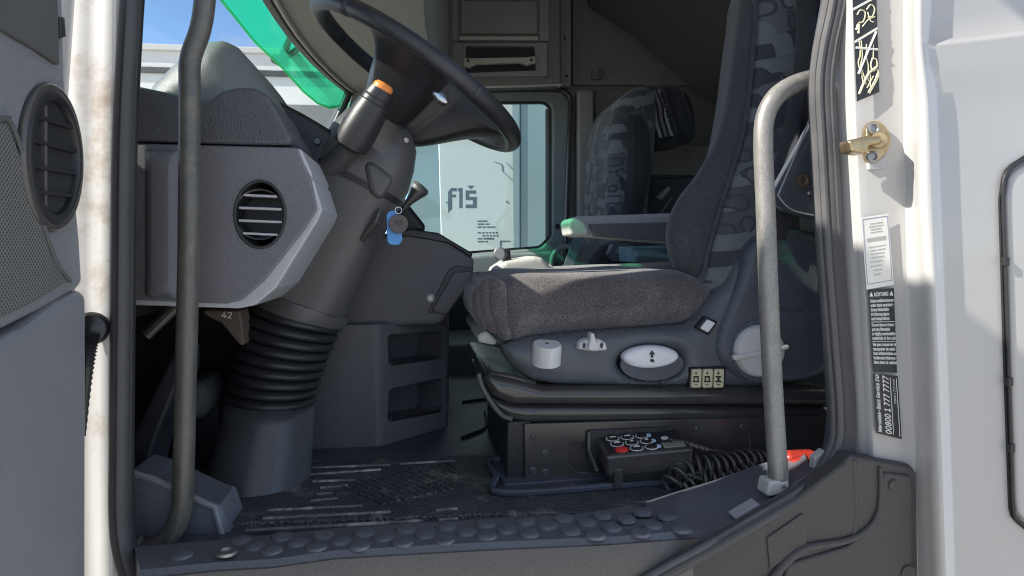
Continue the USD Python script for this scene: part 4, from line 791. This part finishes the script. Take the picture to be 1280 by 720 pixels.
# seat belt, coat and the dark column trim behind the handle
bt = thing('seat_belt', 'black seat belt hanging down behind the rear grab handle', 'seat belt', P(990, 250, .2))
part(bt, 'webbing', loft([np.array([p, p + [.045, .02, 0], p + [.045, .023, 0], p + [0, .003, 0]]) for p in [P(*a, .2) for a in spl([(1024, -60), (1016, 60), (996, 150), (975, 240), (960, 300)], 4)]]), M['dark_fabric'])
ct = thing('dark_coat', 'dark cloth hanging in folds between the driver seat and the doorway seal', 'cloth', P(1000, 100, .2))
def fold(x, z, d): return .012 * np.sin(x * 70 + z * 18) + .010 * np.sin(x * 130 - z * 25)
part(ct, 'cloth', puff(Q([(1004, -70), (1060, -70), (1060, 230), (1010, 255), (976, 262), (970, 235), (985, 180), (1000, 110), (1008, 30)], .2), .19, .25, .02, step=.01, disp=fold), M['dark_fabric'], smooth=True)
tr = thing('belt_column', 'dark column trim with a screw and a pale edge behind the rear grab handle', 'trim', P(1010, 250, .14))
part(tr, 'trim_panel', slab(Q([(1040, 110), (1030, 140), (976, 236), (972, 246), (990, 262), (1022, 272), (1050, 276), (1060, 100)], .14), .14, .18, .006), M['hinge_plastic'])
part(tr, 'trim_edge', tube([P(*a, .139) for a in spl([(1022, 120), (1004, 170), (976, 236), (974, 246), (990, 262), (1020, 270)], 5)], .0016, 8), M['dash_trim'])
for px, py, q in ((1003, 226, .013), (1011, 242, .004)): part(tr, 'trim_screw', lathe([(q, 0), (q * .9, .004), (q * .5, .005), (q * .4, .002), (.001, .002)], P(px, py, .14), (0, -1, 0), 18), M['brown_leather'] if q > .01 else M['dull_steel'])

# ---------------------------------------------------------------- armrest of the driver's seat, pale lever console beyond the cushion
ar = thing('armrest', 'grey folding armrest with a pale tip beyond the driver seat', 'armrest', P(770, 285, .9))
y = .82
part(ar, 'armrest_body', slab(Q([(712, 276), (722, 270), (850, 266), (850, 306), (742, 296), (716, 296)], y), y, y + .09, .01), M['dash_trim'])
part(ar, 'side_inlay', slab(Q([(734, 280), (852, 277), (852, 303), (742, 296)], y - .002), y - .006, y + .01, .004), M['dash_grey'])
part(ar, 'tip_cap', slab(Q([(709, 278), (714, 272), (730, 276), (738, 294), (712, 295)], y - .004), y - .010, y + .09, .008), M['pale_console'])
pc_ = thing('lever_console', 'pale grey lever console with a round dark knob behind the seat cushion', 'console', P(650, 340, .8))
y = .80
part(pc_, 'console_shell', slab(Q([(616, 346), (616, 336), (632, 326), (668, 320), (678, 322), (688, 333), (694, 340), (694, 360), (616, 360)], y), y, y + .12, .012), M['pale_console'])
part(pc_, 'console_bar', slab(Q([(691, 334), (850, 327), (850, 345), (692, 345)], y + .01), y + .01, y + .10, .008), M['cabinet_grey'])
part(pc_, 'knob_stem', slab(Q([(628, 312), (638, 312), (640, 332), (630, 334)], y + .04), y + .04, y + .07, .005), M['dash_black'])
part(pc_, 'round_knob', lathe([(.013, 0), (.017, .005), (.017, .018), (.013, .022)], P(626, 318, y + .03), (-.25, -1, .1), 24), M['dull_steel'])
part(pc_, 'small_button', disc(P(640, 344, y), (0, -.6, .8), .010, .008, 14), M['hinge_plastic'])

# ================================================================ PASSENGER SEAT
ps = thing('passenger_seat', 'passenger seat with printed cloth backrest on the far side of the cab', 'seat', P(800, 470, 1.6))
y = 1.42
part(ps, 'backrest', puff(Q(cspl([(760, 270), (761, 220), (764, 170), (770, 138), (781, 118), (797, 108), (815, 110), (822, 130), (820, 190), (812, 250), (808, 320), (770, 330)], 5), y + .02), y, y + .44, .05, step=.02), M['seat_print'], smooth=True)
part(ps, 'side_bolster', puff(Q(cspl([(783, 150), (792, 140), (808, 146), (816, 170), (815, 215), (806, 270), (800, 330), (768, 335), (774, 280), (783, 220)], 5), y - .01), y - .02, y + .4, .04, step=.02), M['dark_fabric'], smooth=True)
part(ps, 'lower_bolster', puff(Q(cspl([(733, 345), (742, 318), (760, 304), (790, 300), (850, 300), (850, 380), (740, 380)], 5), y - .02), y - .04, y + .42, .04, step=.02), M['dark_fabric'], smooth=True)
part(ps, 'hinge_plate', slab(Q([(758, 318), (766, 305), (784, 304), (794, 306), (778, 326), (766, 327)], y - .06), y - .065, y - .02, .005), M['hinge_plastic'])
part(ps, 'hinge_bolt', disc(P(774, 314, y - .065), (0, -1, 0), .012, .006), M['dull_steel'])
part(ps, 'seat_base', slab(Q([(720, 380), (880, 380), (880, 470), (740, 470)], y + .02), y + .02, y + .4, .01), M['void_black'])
bk_ = thing('dark_jacket', 'black jacket with grey stripes draped over the passenger seat headrest', 'jacket', P(830, 140, 1.5))
part(bk_, 'jacket_body', puff(Q(cspl([(800, 112), (812, 104), (838, 103), (862, 112), (873, 140), (872, 172), (845, 180), (822, 176), (810, 150)], 5), 1.46), 1.46, 1.7, .05, step=.012, disp=lambda x, z, d: .016 * np.sin(x * 95 + z * 30) * np.clip(d / .02, 0, 1)), M['dark_fabric'], smooth=True)
for k, o in enumerate((0, 7, 14)):
    part(bk_, 'stripe', loft([np.array([p, p + [.012, 0, 0], p + [.012, .004, 0], p + [0, .004, 0]]) for p in [P(*a, 1.448) for a in spl([(808 + o, 112), (815 + o, 130), (818 + o, 150), (824 + o, 172 - k)], 4)]]), M['cabinet_grey'] if k != 1 else M['dash_grey'])
pb_ = thing('seat_belt', 'teal grey seat belt running down beside the passenger seat', 'seat belt', P(740, 250, 1.8))
part(pb_, 'belt_upper', loft([np.array([p, p + [.04, 0, .005], p + [.04, .004, .005], p + [0, .004, 0]]) for p in [P(*a, 1.85) for a in ((756, 196), (742, 240), (732, 268))]]), M['belt_teal'])
part(pb_, 'belt_lower', loft([np.array([p, p + [.035, 0, .005], p + [.035, .004, .005], p + [0, .004, 0]]) for p in [P(*a, 1.35) for a in ((718, 296), (708, 322), (700, 345))]]), M['belt_teal'])
part(pb_, 'belt_slider', slab(Q([(734, 250), (740, 236), (752, 228), (754, 238), (744, 256)], 1.84), 1.83, 1.85, .004), M['dash_black'])
bc = thing('folded_cloth', 'blue-grey folded cloth lying beyond the armrest', 'cloth', P(812, 320, 1.2))
part(bc, 'cloth', puff(Q([(792, 308), (860, 306), (860, 326), (794, 328)], 1.15), 1.15, 1.35, .02, step=.008, disp=lambda x, z, d: .01 * np.sin(z * 160 + x * 12) * np.clip(d / .008, 0, 1)), M['blue_cloth'], smooth=True)
bb = thing('rear_bin', 'dark moulded bin with a pale catch behind the passenger seat', 'bin', P(850, 250, 1.75))
part(bb, 'bin_body', slab(Q([(808, 222), (930, 221), (930, 330), (806, 330)], 1.75), 1.75, 1.9, .01), M['hinge_plastic'])
part(bb, 'catch', slab(Q([(819, 247), (834, 233), (838, 236), (826, 250)], 1.745), 1.735, 1.75, .003), M['pale_console'])
part(bb, 'bin_seam', tube([P(824, 270, 1.748), P(840, 246, 1.748)], .004, 8), M['cabinet_grey'])

# ================================================================ RADIO REMOTE UNIT WITH ITS COILED CABLE
rc = thing('remote_control', 'black keypad remote with one red button clipped to the seat base', 'remote control', P(790, 590, .19))
# keypad face tilts up towards the viewer
A, B, D_ = P(744, 546, .235), P(838, 537, .235), P(752, 572, .16)
ex = (B - A) / np.linalg.norm(B - A); L_ = np.linalg.norm(B - A); vv = D_ - A; vv -= ex * (vv @ ex); Wd = np.linalg.norm(vv); ez = -vv / Wd; ey = -np.cross(ez, ex) * 1.0
nrm = np.cross(ex, ez); nrm = nrm if nrm[2] > 0 else -nrm
def R(m, o=(0, 0, 0)): return xf(m, A + ex * o[0] + nrm * o[1] - ez * 0 + ez * o[2] * 1, ex, -nrm, ez)     # local x along, y into the body, z up the face
L_ *= 1.10
part(rc, 'body', R(slab(rect(0, -Wd, L_, 0), 0, .034, .005, rb=.004)), M['gloss_black'])
part(rc, 'face_plate', R(slab(rect(.008, -Wd + .006, L_ - .006, -.006), -.0015, .003, .001)), M['dash_black'])
part(rc, 'under_shell', R(slab(rect(.004, -Wd + .004, L_ - .004, -.006), .034, .052, .004)), M['rubber'])
part(rc, 'clip', R(slab(rect(.012, -Wd - .002, .028, -Wd + .02), .024, .06, .002)), M['gloss_black'])
part(rc, 'clip', R(slab(rect(L_ - .032, -Wd - .002, L_ - .012, -Wd + .02), .024, .06, .002)), M['gloss_black'])
cw, ch = (L_ * .52) / 3, (Wd - .012) / 3
for i in range(3):
    for j in range(3):
        cx, cz = .014 + cw * (i + .5) + .002 * j, -.006 - ch * (j + .5)
        red = i == 0 and j == 2
        bt_ = part(rc, 'button', R(xf(lathe([(cw * .36, 0), (cw * .34, .003), (.001, .0038)], (0, 0, 0), (0, -1, 0), 20), (cx, -.0015, cz), (1, 0, 0), (0, 1, 0), (0, 0, .82))), M['red_button'] if red else M['rubber'], label='red button' if red else None)
        part(rc, 'button_ring', R(xf(tube(np.stack([cw * .43 * np.cos(th[::3]), 0 * th[::3], cw * .43 * np.sin(th[::3])], 1), .0008, 6, closed=True), (cx, -.002, cz), (1, 0, 0), (0, 1, 0), (0, 0, .82))), M['print_white'] if not red else M['red_button'])
        if not red and not (i == 2 and j != 1): part(rc, 'button_mark', R(slab(rect(cx - cw * (.2 if j != 1 or i == 0 else .1), cz - ch * .07, cx + cw * (.2 if j != 1 or i == 0 else .1), cz + ch * (.07 if j == 0 else .14)), -.0058, -.005, 0)), M['print_white'])
for j in range(3): part(rc, 'lamp', R(lathe([(.0055, 0), (.005, .0015), (.001, .002)], (L_ * .60 + .002 * j, -.0015, -.006 - ch * (j + .5)), (0, -1, 0), 12)), M['lens_blue'])
part(rc, 'display', R(slab(rect(L_ * .68, -Wd + .008, L_ - .010, -Wd + .026), -.003, 0, .001)), M['display'])
part(rc, 'emblem', R(xf(tube(np.stack([.0055 * np.cos(th[::3]), 0 * th[::3], .0038 * np.sin(th[::3])], 1), .0011, 6, closed=True), (L_ * .76, -.0025, -.006 - ch * 1.3), (1, 0, 0), (0, 1, 0), (0, 0, 1))), M['print_white'])
br = thing('remote_bracket', 'black metal bracket that holds the keypad remote against the seat base', 'bracket', P(742, 575, .23))
part(br, 'back_plate', slab(Q([(735, 538), (838, 533), (838, 560), (750, 566), (740, 590), (735, 575)], .232), .229, .2335, .001), M['dash_black'])
part(br, 'side_strap', tube([P(736, 540, .228), P(736, 562, .222), P(746, 588, .18)], .003, 8), M['column_grey'])
part(br, 'cross_bar', box(*(lambda p, q: (p[0], q[0], .19, .20, q[2], p[2]))(P(772, 585, .19), P(838, 590, .19)), .001), M['dull_steel'])
for px, m_ in ((800, 'dull_steel'), (807, 'knob_white'), (814, 'lens_blue'), (820, 'tag_blue')): part(br, 'connector', box(*(lambda p: (p[0] - .004, p[0] + .004, .185, .205, p[2] - .005, p[2] + .005))(P(px, 591, .19)), .001), M[m_])
cb = thing('coiled_cable', 'black glossy coiled cable hanging from the keypad remote', 'cable', P(890, 590, .18))
def helix(path, rr, turns, n=20, ph=0.0):
    p = spl(path, 12); s = np.concatenate([[0], np.cumsum(np.linalg.norm(np.diff(p, axis=0), axis=1))]); N = int(turns * n)
    u = np.linspace(0, s[-1], N); c = np.stack([np.interp(u, s, p[:, i]) for i in range(3)], 1); t_ = np.gradient(c, axis=0); t_ /= np.linalg.norm(t_, axis=1, keepdims=True)
    a = np.cross(t_, [0, .3, 1.]); a /= np.linalg.norm(a, axis=1, keepdims=True); b = np.cross(t_, a); w = np.arange(N) * 2 * math.pi / n + ph
    q = np.interp(np.arange(N) / N, [0, .5, 1], [1, .92 + .1 * math.sin(ph), 1.05])[:, None] * rr
    return c + q * (np.cos(w)[:, None] * a + np.sin(w)[:, None] * b)
part(cb, 'strain_relief', tube([P(*a, .185) for a in spl([(838, 553), (858, 555), (884, 562)], 8)], [.0075 - .0016 * (i % 2) - .0001 * i for i in range(17)], 12), M['gloss_black'])
part(cb, 'lead', tube([P(*a, .185) for a in spl([(880, 561), (896, 564), (912, 568), (916, 580), (908, 588)], 8)], .0028, 8), M['gloss_black'])
part(cb, 'coil', tube(helix([P(862, 583, .17), P(884, 583, .165), P(908, 581, .17), P(930, 576, .18), P(950, 577, .19)], .0185, 10), .0032, 8), M['gloss_black'], smooth=True)
part(cb, 'coil', tube(helix([P(834, 610, .15), P(850, 592, .16), P(866, 590, .17), P(862, 606, .16), P(850, 612, .15)], .0165, 6.5, ph=1.0), .0032, 8), M['gloss_black'], smooth=True)
part(cb, 'coil', tube(helix([P(872, 598, .165), P(896, 600, .16), P(922, 594, .165), P(940, 586, .175)], .016, 7, ph=2.0), .0032, 8), M['gloss_black'], smooth=True)
part(cb, 'cable_tail', tube([P(*a, .2) for a in spl([(936, 545), (938, 560), (946, 575), (952, 590)], 6)], .0022, 8), M['gloss_black'])

# ================================================================ SMALL THINGS AT THE REAR PILLAR
rd = thing('red_canister', 'red plastic case at the sill behind the rear grab handle', 'case', P(1004, 590, .1))
part(rd, 'case_body', puff(Q([(984, 572), (990, 567), (1024, 566), (1024, 586), (1004, 600), (988, 604)], .09), .09, .122, .012, step=.008), M['red_plastic'], smooth=45)
part(rd, 'case_grip', tube([P(*a, .085) for a in spl([(990, 584), (996, 578), (1012, 576), (1020, 572)], 5)], .006, 10), M['red_plastic'])
part(rd, 'case_cap', lathe([(.016, 0), (.016, .01), (.008, .012)], P(1004, 586, .09), (-.3, -1, .3), 18), M['red_plastic'])
part(sl, 'sill_clip', slab(Q([(915, 647), (947, 628), (950, 632), (921, 650)], .0), -.004, .02, .002), M['dash_trim'])
part(sl, 'sill_clip', slab(Q([(1016, 572), (1028, 562), (1034, 564), (1020, 586), (1016, 588)], .02), .015, .03, .002), M['pale_console'])
# brass striker with its base plate
yj = -.034
stt = thing('door_striker', 'worn brass door striker bolted to the white rear pillar', 'latch', P(1090, 180, yj))
part(stt, 'base_plate', slab(Q(cspl([(1083, 160), (1090, 152), (1100, 152), (1108, 160), (1113, 172), (1111, 184), (1104, 196), (1094, 203), (1085, 201), (1082, 185), (1082, 170)], 4), yj - .006), yj - .008, yj + .002, .003), M['brass'])
part(stt, 'striker_pin', cat(slab(Q([(1058, 176), (1081, 170), (1100, 170), (1100, 179), (1084, 183), (1080, 193), (1062, 190)], yj - .035), yj - .04, yj - .015, .004), tube([P(1100, 176, yj - .004), P(1098, 175, yj - .03)], .011, 14)), M['brass'])
for px, py in ((1090, 161), (1089, 196)): part(stt, 'bolt', lathe([(.0085, 0), (.0085, .005), (.006, .006), (.0045, .003), (.001, .003)], P(px, py, yj - .008), (0, -1, 0), 16), M['dull_steel'])
part(stt, 'shadow_patch', slab(Q([(1083, 196), (1108, 196), (1109, 206), (1104, 211), (1085, 213)], yj - .0), yj - .003, yj + .003, .002), M['dash_trim'])  # grey slab standing in for the shadow under the striker plate
# stickers on the rear pillar; each lies on the pillar's sticker face
def onpil(px, py): return P(px, py, -.0372 + (-.002))
def sticker(name, label, tl, tr_, bl_, br_, m, th_=.0006):
    c4 = [onpil(*a) for a in (tl, tr_, br_, bl_)]
    s_ = thing(name, label, 'sticker', c4[0]); o = np.array([0, -th_, 0])
    part(s_, 'backing', loft([np.array(c4), np.array(c4) + o]), m, smooth=False); return s_
def quadmap(tl, tr_, bl_, br_):
    A_, B_, C_, D4 = [onpil(*a) for a in (tl, tr_, bl_, br_)]
    return lambda u, v: (A_ * (1 - u) + B_ * u) * (1 - v) + (C_ * (1 - u) + D4 * u) * v + np.array([0, -.0007, 0])
def line(s_, txt, f, u, v, h, w=None, m='print_white', bold=False, name='lettering', rot=False):
    o = f(u, v); e = 1e-2
    ux = f(u + e, v) - f(u, v); vx = f(u, v - e) - f(u, v); ux /= np.linalg.norm(ux); vx = vx - ux * (vx @ ux) * 0; vx /= np.linalg.norm(vx)
    if rot: ux, vx = vx, -ux
    part(s_, name, text(txt, o, ux, vx, h, .0003, bold, w), M[m], smooth=False)
# white data plate
q4 = ((1076, 272), (1110, 267), (1083, 362), (1117, 356)); f = quadmap(*q4)
s_ = sticker('data_sticker', 'white printed data sticker with a blue line border under the striker', *q4, M['label_white'])
for a, b in (((.05, .03), (.95, .03)), ((.95, .03), (.95, .93)), ((.95, .93), (.05, .93)), ((.05, .93), (.05, .03))): part(s_, 'border', tube([f(*a), f(*b)], .0004, 4), M['label_line'])
pk = S(-.04)
def bars(s_, f, rows, m, u0=.12, seed=1):
    g = random.Random(seed)
    for v, words, hh, uu0 in rows:
        u = uu0
        for w in words:
            a, b, c, d4 = f(u, v), f(u + w, v), f(u + w, v + hh), f(u, v + hh); part(s_, 'print_line', loft([np.array([a, b, c, d4]), np.array([a, b, c, d4]) + [0, -.0003, 0]]), M[m], smooth=False); u += w + .03
bars(s_, f, [(.10, (.2, .25), .012, .3), (.14, (.3, .2), .012, .25), (.18, (.4,), .012, .3), (.22, (.2, .2), .012, .3), (.30, (.7,), .05, .14), (.42, (.25, .2, .1), .012, .2), (.47, (.2, .3), .012, .25), (.52, (.1, .35), .012, .25), (.57, (.1, .3), .012, .3), (.63, (.06, .1, .25), .012, .2), (.69, (.06, .1, .2), .012, .2), (.75, (.06, .1, .1), .012, .3), (.81, (.1, .14), .012, .3)], 'print_mid')
# black warning in three languages
q4 = ((1085, 362), (1117, 360), (1091, 465), (1121, 466)); f = quadmap(*q4)
s_ = sticker('warning_sticker', 'black warning sticker headed ACHTUNG in three languages on the rear pillar', *q4, M['label_black'])
Wm = np.linalg.norm(f(1, .5) - f(0, .5))
line(s_, 'ACHTUNG', f, .2, .085, .0055, Wm * .58, bold=True)
for u in (.03, .82): part(s_, 'warning_triangle', loft([np.array([f(u, .085), f(u + .14, .085), f(u + .07, .03)]), np.array([f(u, .085), f(u + .14, .085), f(u + .07, .03)]) + [0, -.0003, 0]]), M['print_white'], smooth=False)
rowsT = ['Keine entflammbaren', 'oder stark entzünd-', 'lichen Materialien', 'im Fahrzeug lagern', 'und transportieren', None, 'Do not store or trans-', 'port any flammable', 'or highly combustible', 'materials in the cab', None, 'Ne pas conserver ni', 'transporter de maté-', 'riaux inflammables ou', 'facilement inflamma-', 'bles dans la cabine']
v = .135
for r_ in rowsT:
    if r_ is None:
        part(s_, 'rule', loft([np.array([f(.03, v - .012), f(.97, v - .012), f(.97, v - .006), f(.03, v - .006)]), np.array([f(.03, v - .012), f(.97, v - .012), f(.97, v - .006), f(.03, v - .006)]) + [0, -.0003, 0]]), M['print_white'], smooth=False); v += .022; continue
    line(s_, r_, f, .05, v + .022, .0044, Wm * (.72 + .2 * (len(r_) > 18)), bold=True); v += .0535
# black service sticker, print turned upright
q4 = ((1091, 467), (1122, 470), (1095, 541), (1127, 549)); f = quadmap(*q4)
s_ = sticker('service_sticker', 'black sticker with the phone number 00800 1 777 7777 near the step surround', *q4, M['label_black'])
Hm = np.linalg.norm(f(.5, 1) - f(.5, 0))
line(s_, 'Mercedes-Benz Service 24h', f, .22, .97, .0058, Hm * .94, bold=True, rot=True)
line(s_, '00800 1 777 7777', f, .60, .97, .0092, Hm * .94, bold=True, rot=True)
line(s_, '00800 1 777 7777', f, .86, .45, .0030, Hm * .40, rot=True)
for u in (.68, .93): part(s_, 'rule', tube([f(u, .96), f(u, .04)], .0005, 4), M['print_white'])
# black picture sticker at the top
q4 = ((1064, -40), (1094, -46), (1071, 127), (1099, 115)); f = quadmap(*q4)
s_ = sticker('picture_sticker', 'black instruction sticker with line drawings and a large white cross, above the striker', *q4, M['label_black'])
def stroke(pts, w=.0012, m='print_white', n=4): part(s_, 'drawing', tube([f(*a) for a in (spl(pts, n) if len(pts) > 2 else pts)], w, 5), M[m])
for v in (.27, .42, .515): 
    if v != .42: part(s_, 'divider', loft([np.array([f(0, v + .03), f(1, v - .02), f(1, v + .0), f(0, v + .05)]), np.array([f(0, v + .03), f(1, v - .02), f(1, v + .0), f(0, v + .05)]) + [0, -.0003, 0]]), M['label_white'], smooth=False)
stroke([(.04, .60), (.97, .67)], .0018); stroke([(.93, .53), (.1, .80)], .0018)
stroke([(.2, .56), (.22, .66), (.12, .72), (.25, .82), (.3, .88)], .001, 'switch_cream'); stroke([(.28, .56), (.3, .68), (.22, .74), (.35, .84), (.42, .9)], .001, 'switch_cream'); stroke([(.5, .60), (.48, .7), (.55, .78), (.5, .86), (.62, .9)], .001, 'switch_cream')
stroke([(.8, .62), (.78, .72), (.9, .74), (.92, .80), (.74, .82), (.66, .77), (.74, .72)], .001, 'switch_cream'); stroke([(.1, .95), (.4, .86), (.6, .82), (.9, .80)], .0018, 'switch_cream'); stroke([(.5, .97), (.8, .9), (.95, .85)], .0012, 'switch_cream'); stroke([(.45, .93), (.75, .86)], .001, 'switch_cream'); stroke([(.6, .93), (.62, .84)], .001, 'switch_cream'); stroke([(.55, .98), (.96, .88), (.94, .82)], .001, 'switch_cream')
stroke([(.15, .36), (.3, .33), (.5, .36), (.4, .42), (.2, .42)], .001, 'switch_cream', 5); stroke([(.55, .34), (.75, .31), (.9, .35), (.8, .40), (.6, .40)], .001, 'switch_cream', 5); stroke([(.1, .47), (.2, .43), (.18, .5)], .0018, 'switch_cream'); stroke([(.35, .46), (.6, .42), (.9, .41)], .001, 'switch_cream'); stroke([(.6, .36), (.7, .43), (.85, .45)], .001, 'switch_cream')
# wire conduit between door and front pillar
cn = thing('wire_conduit', 'black rubber ribbed wire conduit between the open door and the front pillar', 'conduit', P(115, 410, -.02))
part(cn, 'conduit_boot', lathe([(.001, -.002), (.021, .0), (.022, .008), (.018, .014), (.001, .016)], P(116, 410, -.004), (.2, -1, 0), 26), M['rubber'], smooth=45)
cp = spl([P(110, 418, -.018), P(109, 440, -.02), P(107, 480, -.022), P(104, 545, -.025)], 14)
part(cn, 'conduit_sleeve', tube(cp, [np.interp(i / (len(cp) - 1), [0, 1], [.0145, .003]) * (1 + .10 * (-1) ** i) for i in range(len(cp))], 14), M['rubber'], smooth=60)

# ================================================================ OPEN DRIVER'S DOOR
dr = thing('driver_door', 'open grey driver door with a round vent and loudspeaker cloth at the left edge', 'door', Px(100, 700, -.44))
DX = -.44
def D2(pts, x=DX): return [(-Px(a - (8 if a > 0 else 0), b, x)[1], Px(a - (8 if a > 0 else 0), b, x)[2]) for a, b in pts]            # local (u = -y, z) seen from +x
def DM(m, x=DX): return xf(m, (x, 0, 0), (0, -1, 0), (-1, 0, 0), (0, 0, 1))                   # local y runs into the door (towards -x)
part(dr, 'door_core', box(DX - .075, DX - .012, -.95, -.022, Zr(-.85), Zr(.12), .004), M['white_panel'])
part(dr, 'door_edge', DM(slab(D2([(84, -60), (86, 100), (103, 300), (108, 365), (106, 400), (107, 800), (60, 800), (60, -60)]), .004, .05, .003)), M['white_paint'])
part(dr, 'upper_trim', DM(slab(D2([(-120, -60), (80, -60), (84, 100), (103, 300), (106, 352), (100, 362), (60, 385), (-120, 470)]), -.006, .02, .008, R=.008)), M['door_grey'])
part(dr, 'lower_trim', DM(slab(D2([(-120, 478), (20, 410), (70, 375), (103, 360), (104, 400), (103, 800), (-120, 800)]), -.014, .02, .012, R=.010)), M['door_grey'])
part(dr, 'mirror_corner', DM(slab(D2([(-120, -60), (66, -60), (70, 82), (40, 62), (-120, -24)]), -.012, .0, .003)), M['door_dark'])
part(dr, 'corner_clip', DM(slab(D2([(70, 22), (76, 20), (78, 46), (71, 48)]), -.012, .0, .002)), M['dash_black'])
part(dr, 'speaker_cloth', DM(slab(D2([(-120, 148), (6, 152), (30, 215), (62, 318), (84, 352), (40, 378), (-120, 450)]), -.010, .0, .004, R=.006)), M['grille'])
part(dr, 'cloth_bead', DM(tube(np.array([[a, -.011, b] for a, b in D2(spl([(-20, 150), (6, 152), (30, 215), (62, 318), (84, 352)], 6))]), .0025, 8)), M['door_dark'])
vc = D2([(63, 197)])[0]; va = abs(D2([(27, 197)])[0][0] - D2([(99, 197)])[0][0]) / 2; vb = abs(D2([(63, 108)])[0][1] - D2([(63, 284)])[0][1]) / 2
ea = lambda k: [(vc[0] + va * k * math.cos(q), vc[1] + vb * k * math.sin(q)) for q in th]
part(dr, 'vent_ring', DM(loft([np.array([[a, h, b] for a, b in ea(k)]) for k, h in ((1.0, .0), (1.0, -.010), (.95, -.015), (.86, -.017), (.80, -.014), (.78, .0), (.77, .012), (.9, .012))] , caps=False)), M['dash_black'], smooth=50)
part(dr, 'vent_ring', DM(tube(np.array([[a, -.009, b] for a, b in ea(.985)]), .006, 10, closed=True)), M['gloss_black'], smooth=True)
part(dr, 'vent_back', DM(slab(ea(.8), -.008, .01, 0, R=0)), M['void_black'])
for k in range(4):
    q = -.5 + k * .34; hw = va * .78 * math.sqrt(max(0, 1 - q * q * .8))
    part(dr, 'vent_blade', DM(slab([(vc[0] - hw, vc[1] - vb * q - .001), (vc[0] + hw, vc[1] - vb * q - .003), (vc[0] + hw, vc[1] - vb * q + .002), (vc[0] - hw, vc[1] - vb * q + .004)], -.014, -.004, .001)), M['dash_black'])
part(dr, 'vent_stem', DM(slab([(vc[0] + va * .28, vc[1] - vb * .72), (vc[0] + va * .36, vc[1] - vb * .72), (vc[0] + va * .36, vc[1] + vb * .7), (vc[0] + va * .28, vc[1] + vb * .7)], -.013, -.004, .001)), M['column_grey'])
# window frame and mirror of the open door (above and outside the picture's left edge)
part(dr, 'window_frame', tube([(DX - .04, -.04, Zr(.1)), (DX - .01, -.05, Zr(.5)), (DX + .05, -.10, Zr(1.25)), (DX + .05, -.85, Zr(1.25)), (DX - .04, -.92, Zr(.1))], .022, 12), M['white_panel'])
mr = thing('door_mirror', 'large black mirror housing on the open driver door', 'mirror', (-.85, -.45, Zr(.4)))
part(mr, 'housing', xf(slab(rect(-.21, -.34, .21, .35), 0, .12, .03, R=.06, rb=.02), (-.80, -.46, Zr(.70)), (0, 1, 0), (-1, 0, 0), (0, 0, 1)), M['mirror_shell'])
part(mr, 'mirror_glass', xf(slab(rect(-.18, -.31, .18, .32), 0, .006, .002, R=.04), (-.795, -.46, Zr(.70)), (0, 1, 0), (-1, 0, 0), (0, 0, 1)), M['steel'])
part(mr, 'arm', tube([(DX - .06, -.30, Zr(.12)), (-.65, -.36, Zr(.14)), (-.82, -.42, Zr(.4))], .02, 12), M['mirror_shell'])
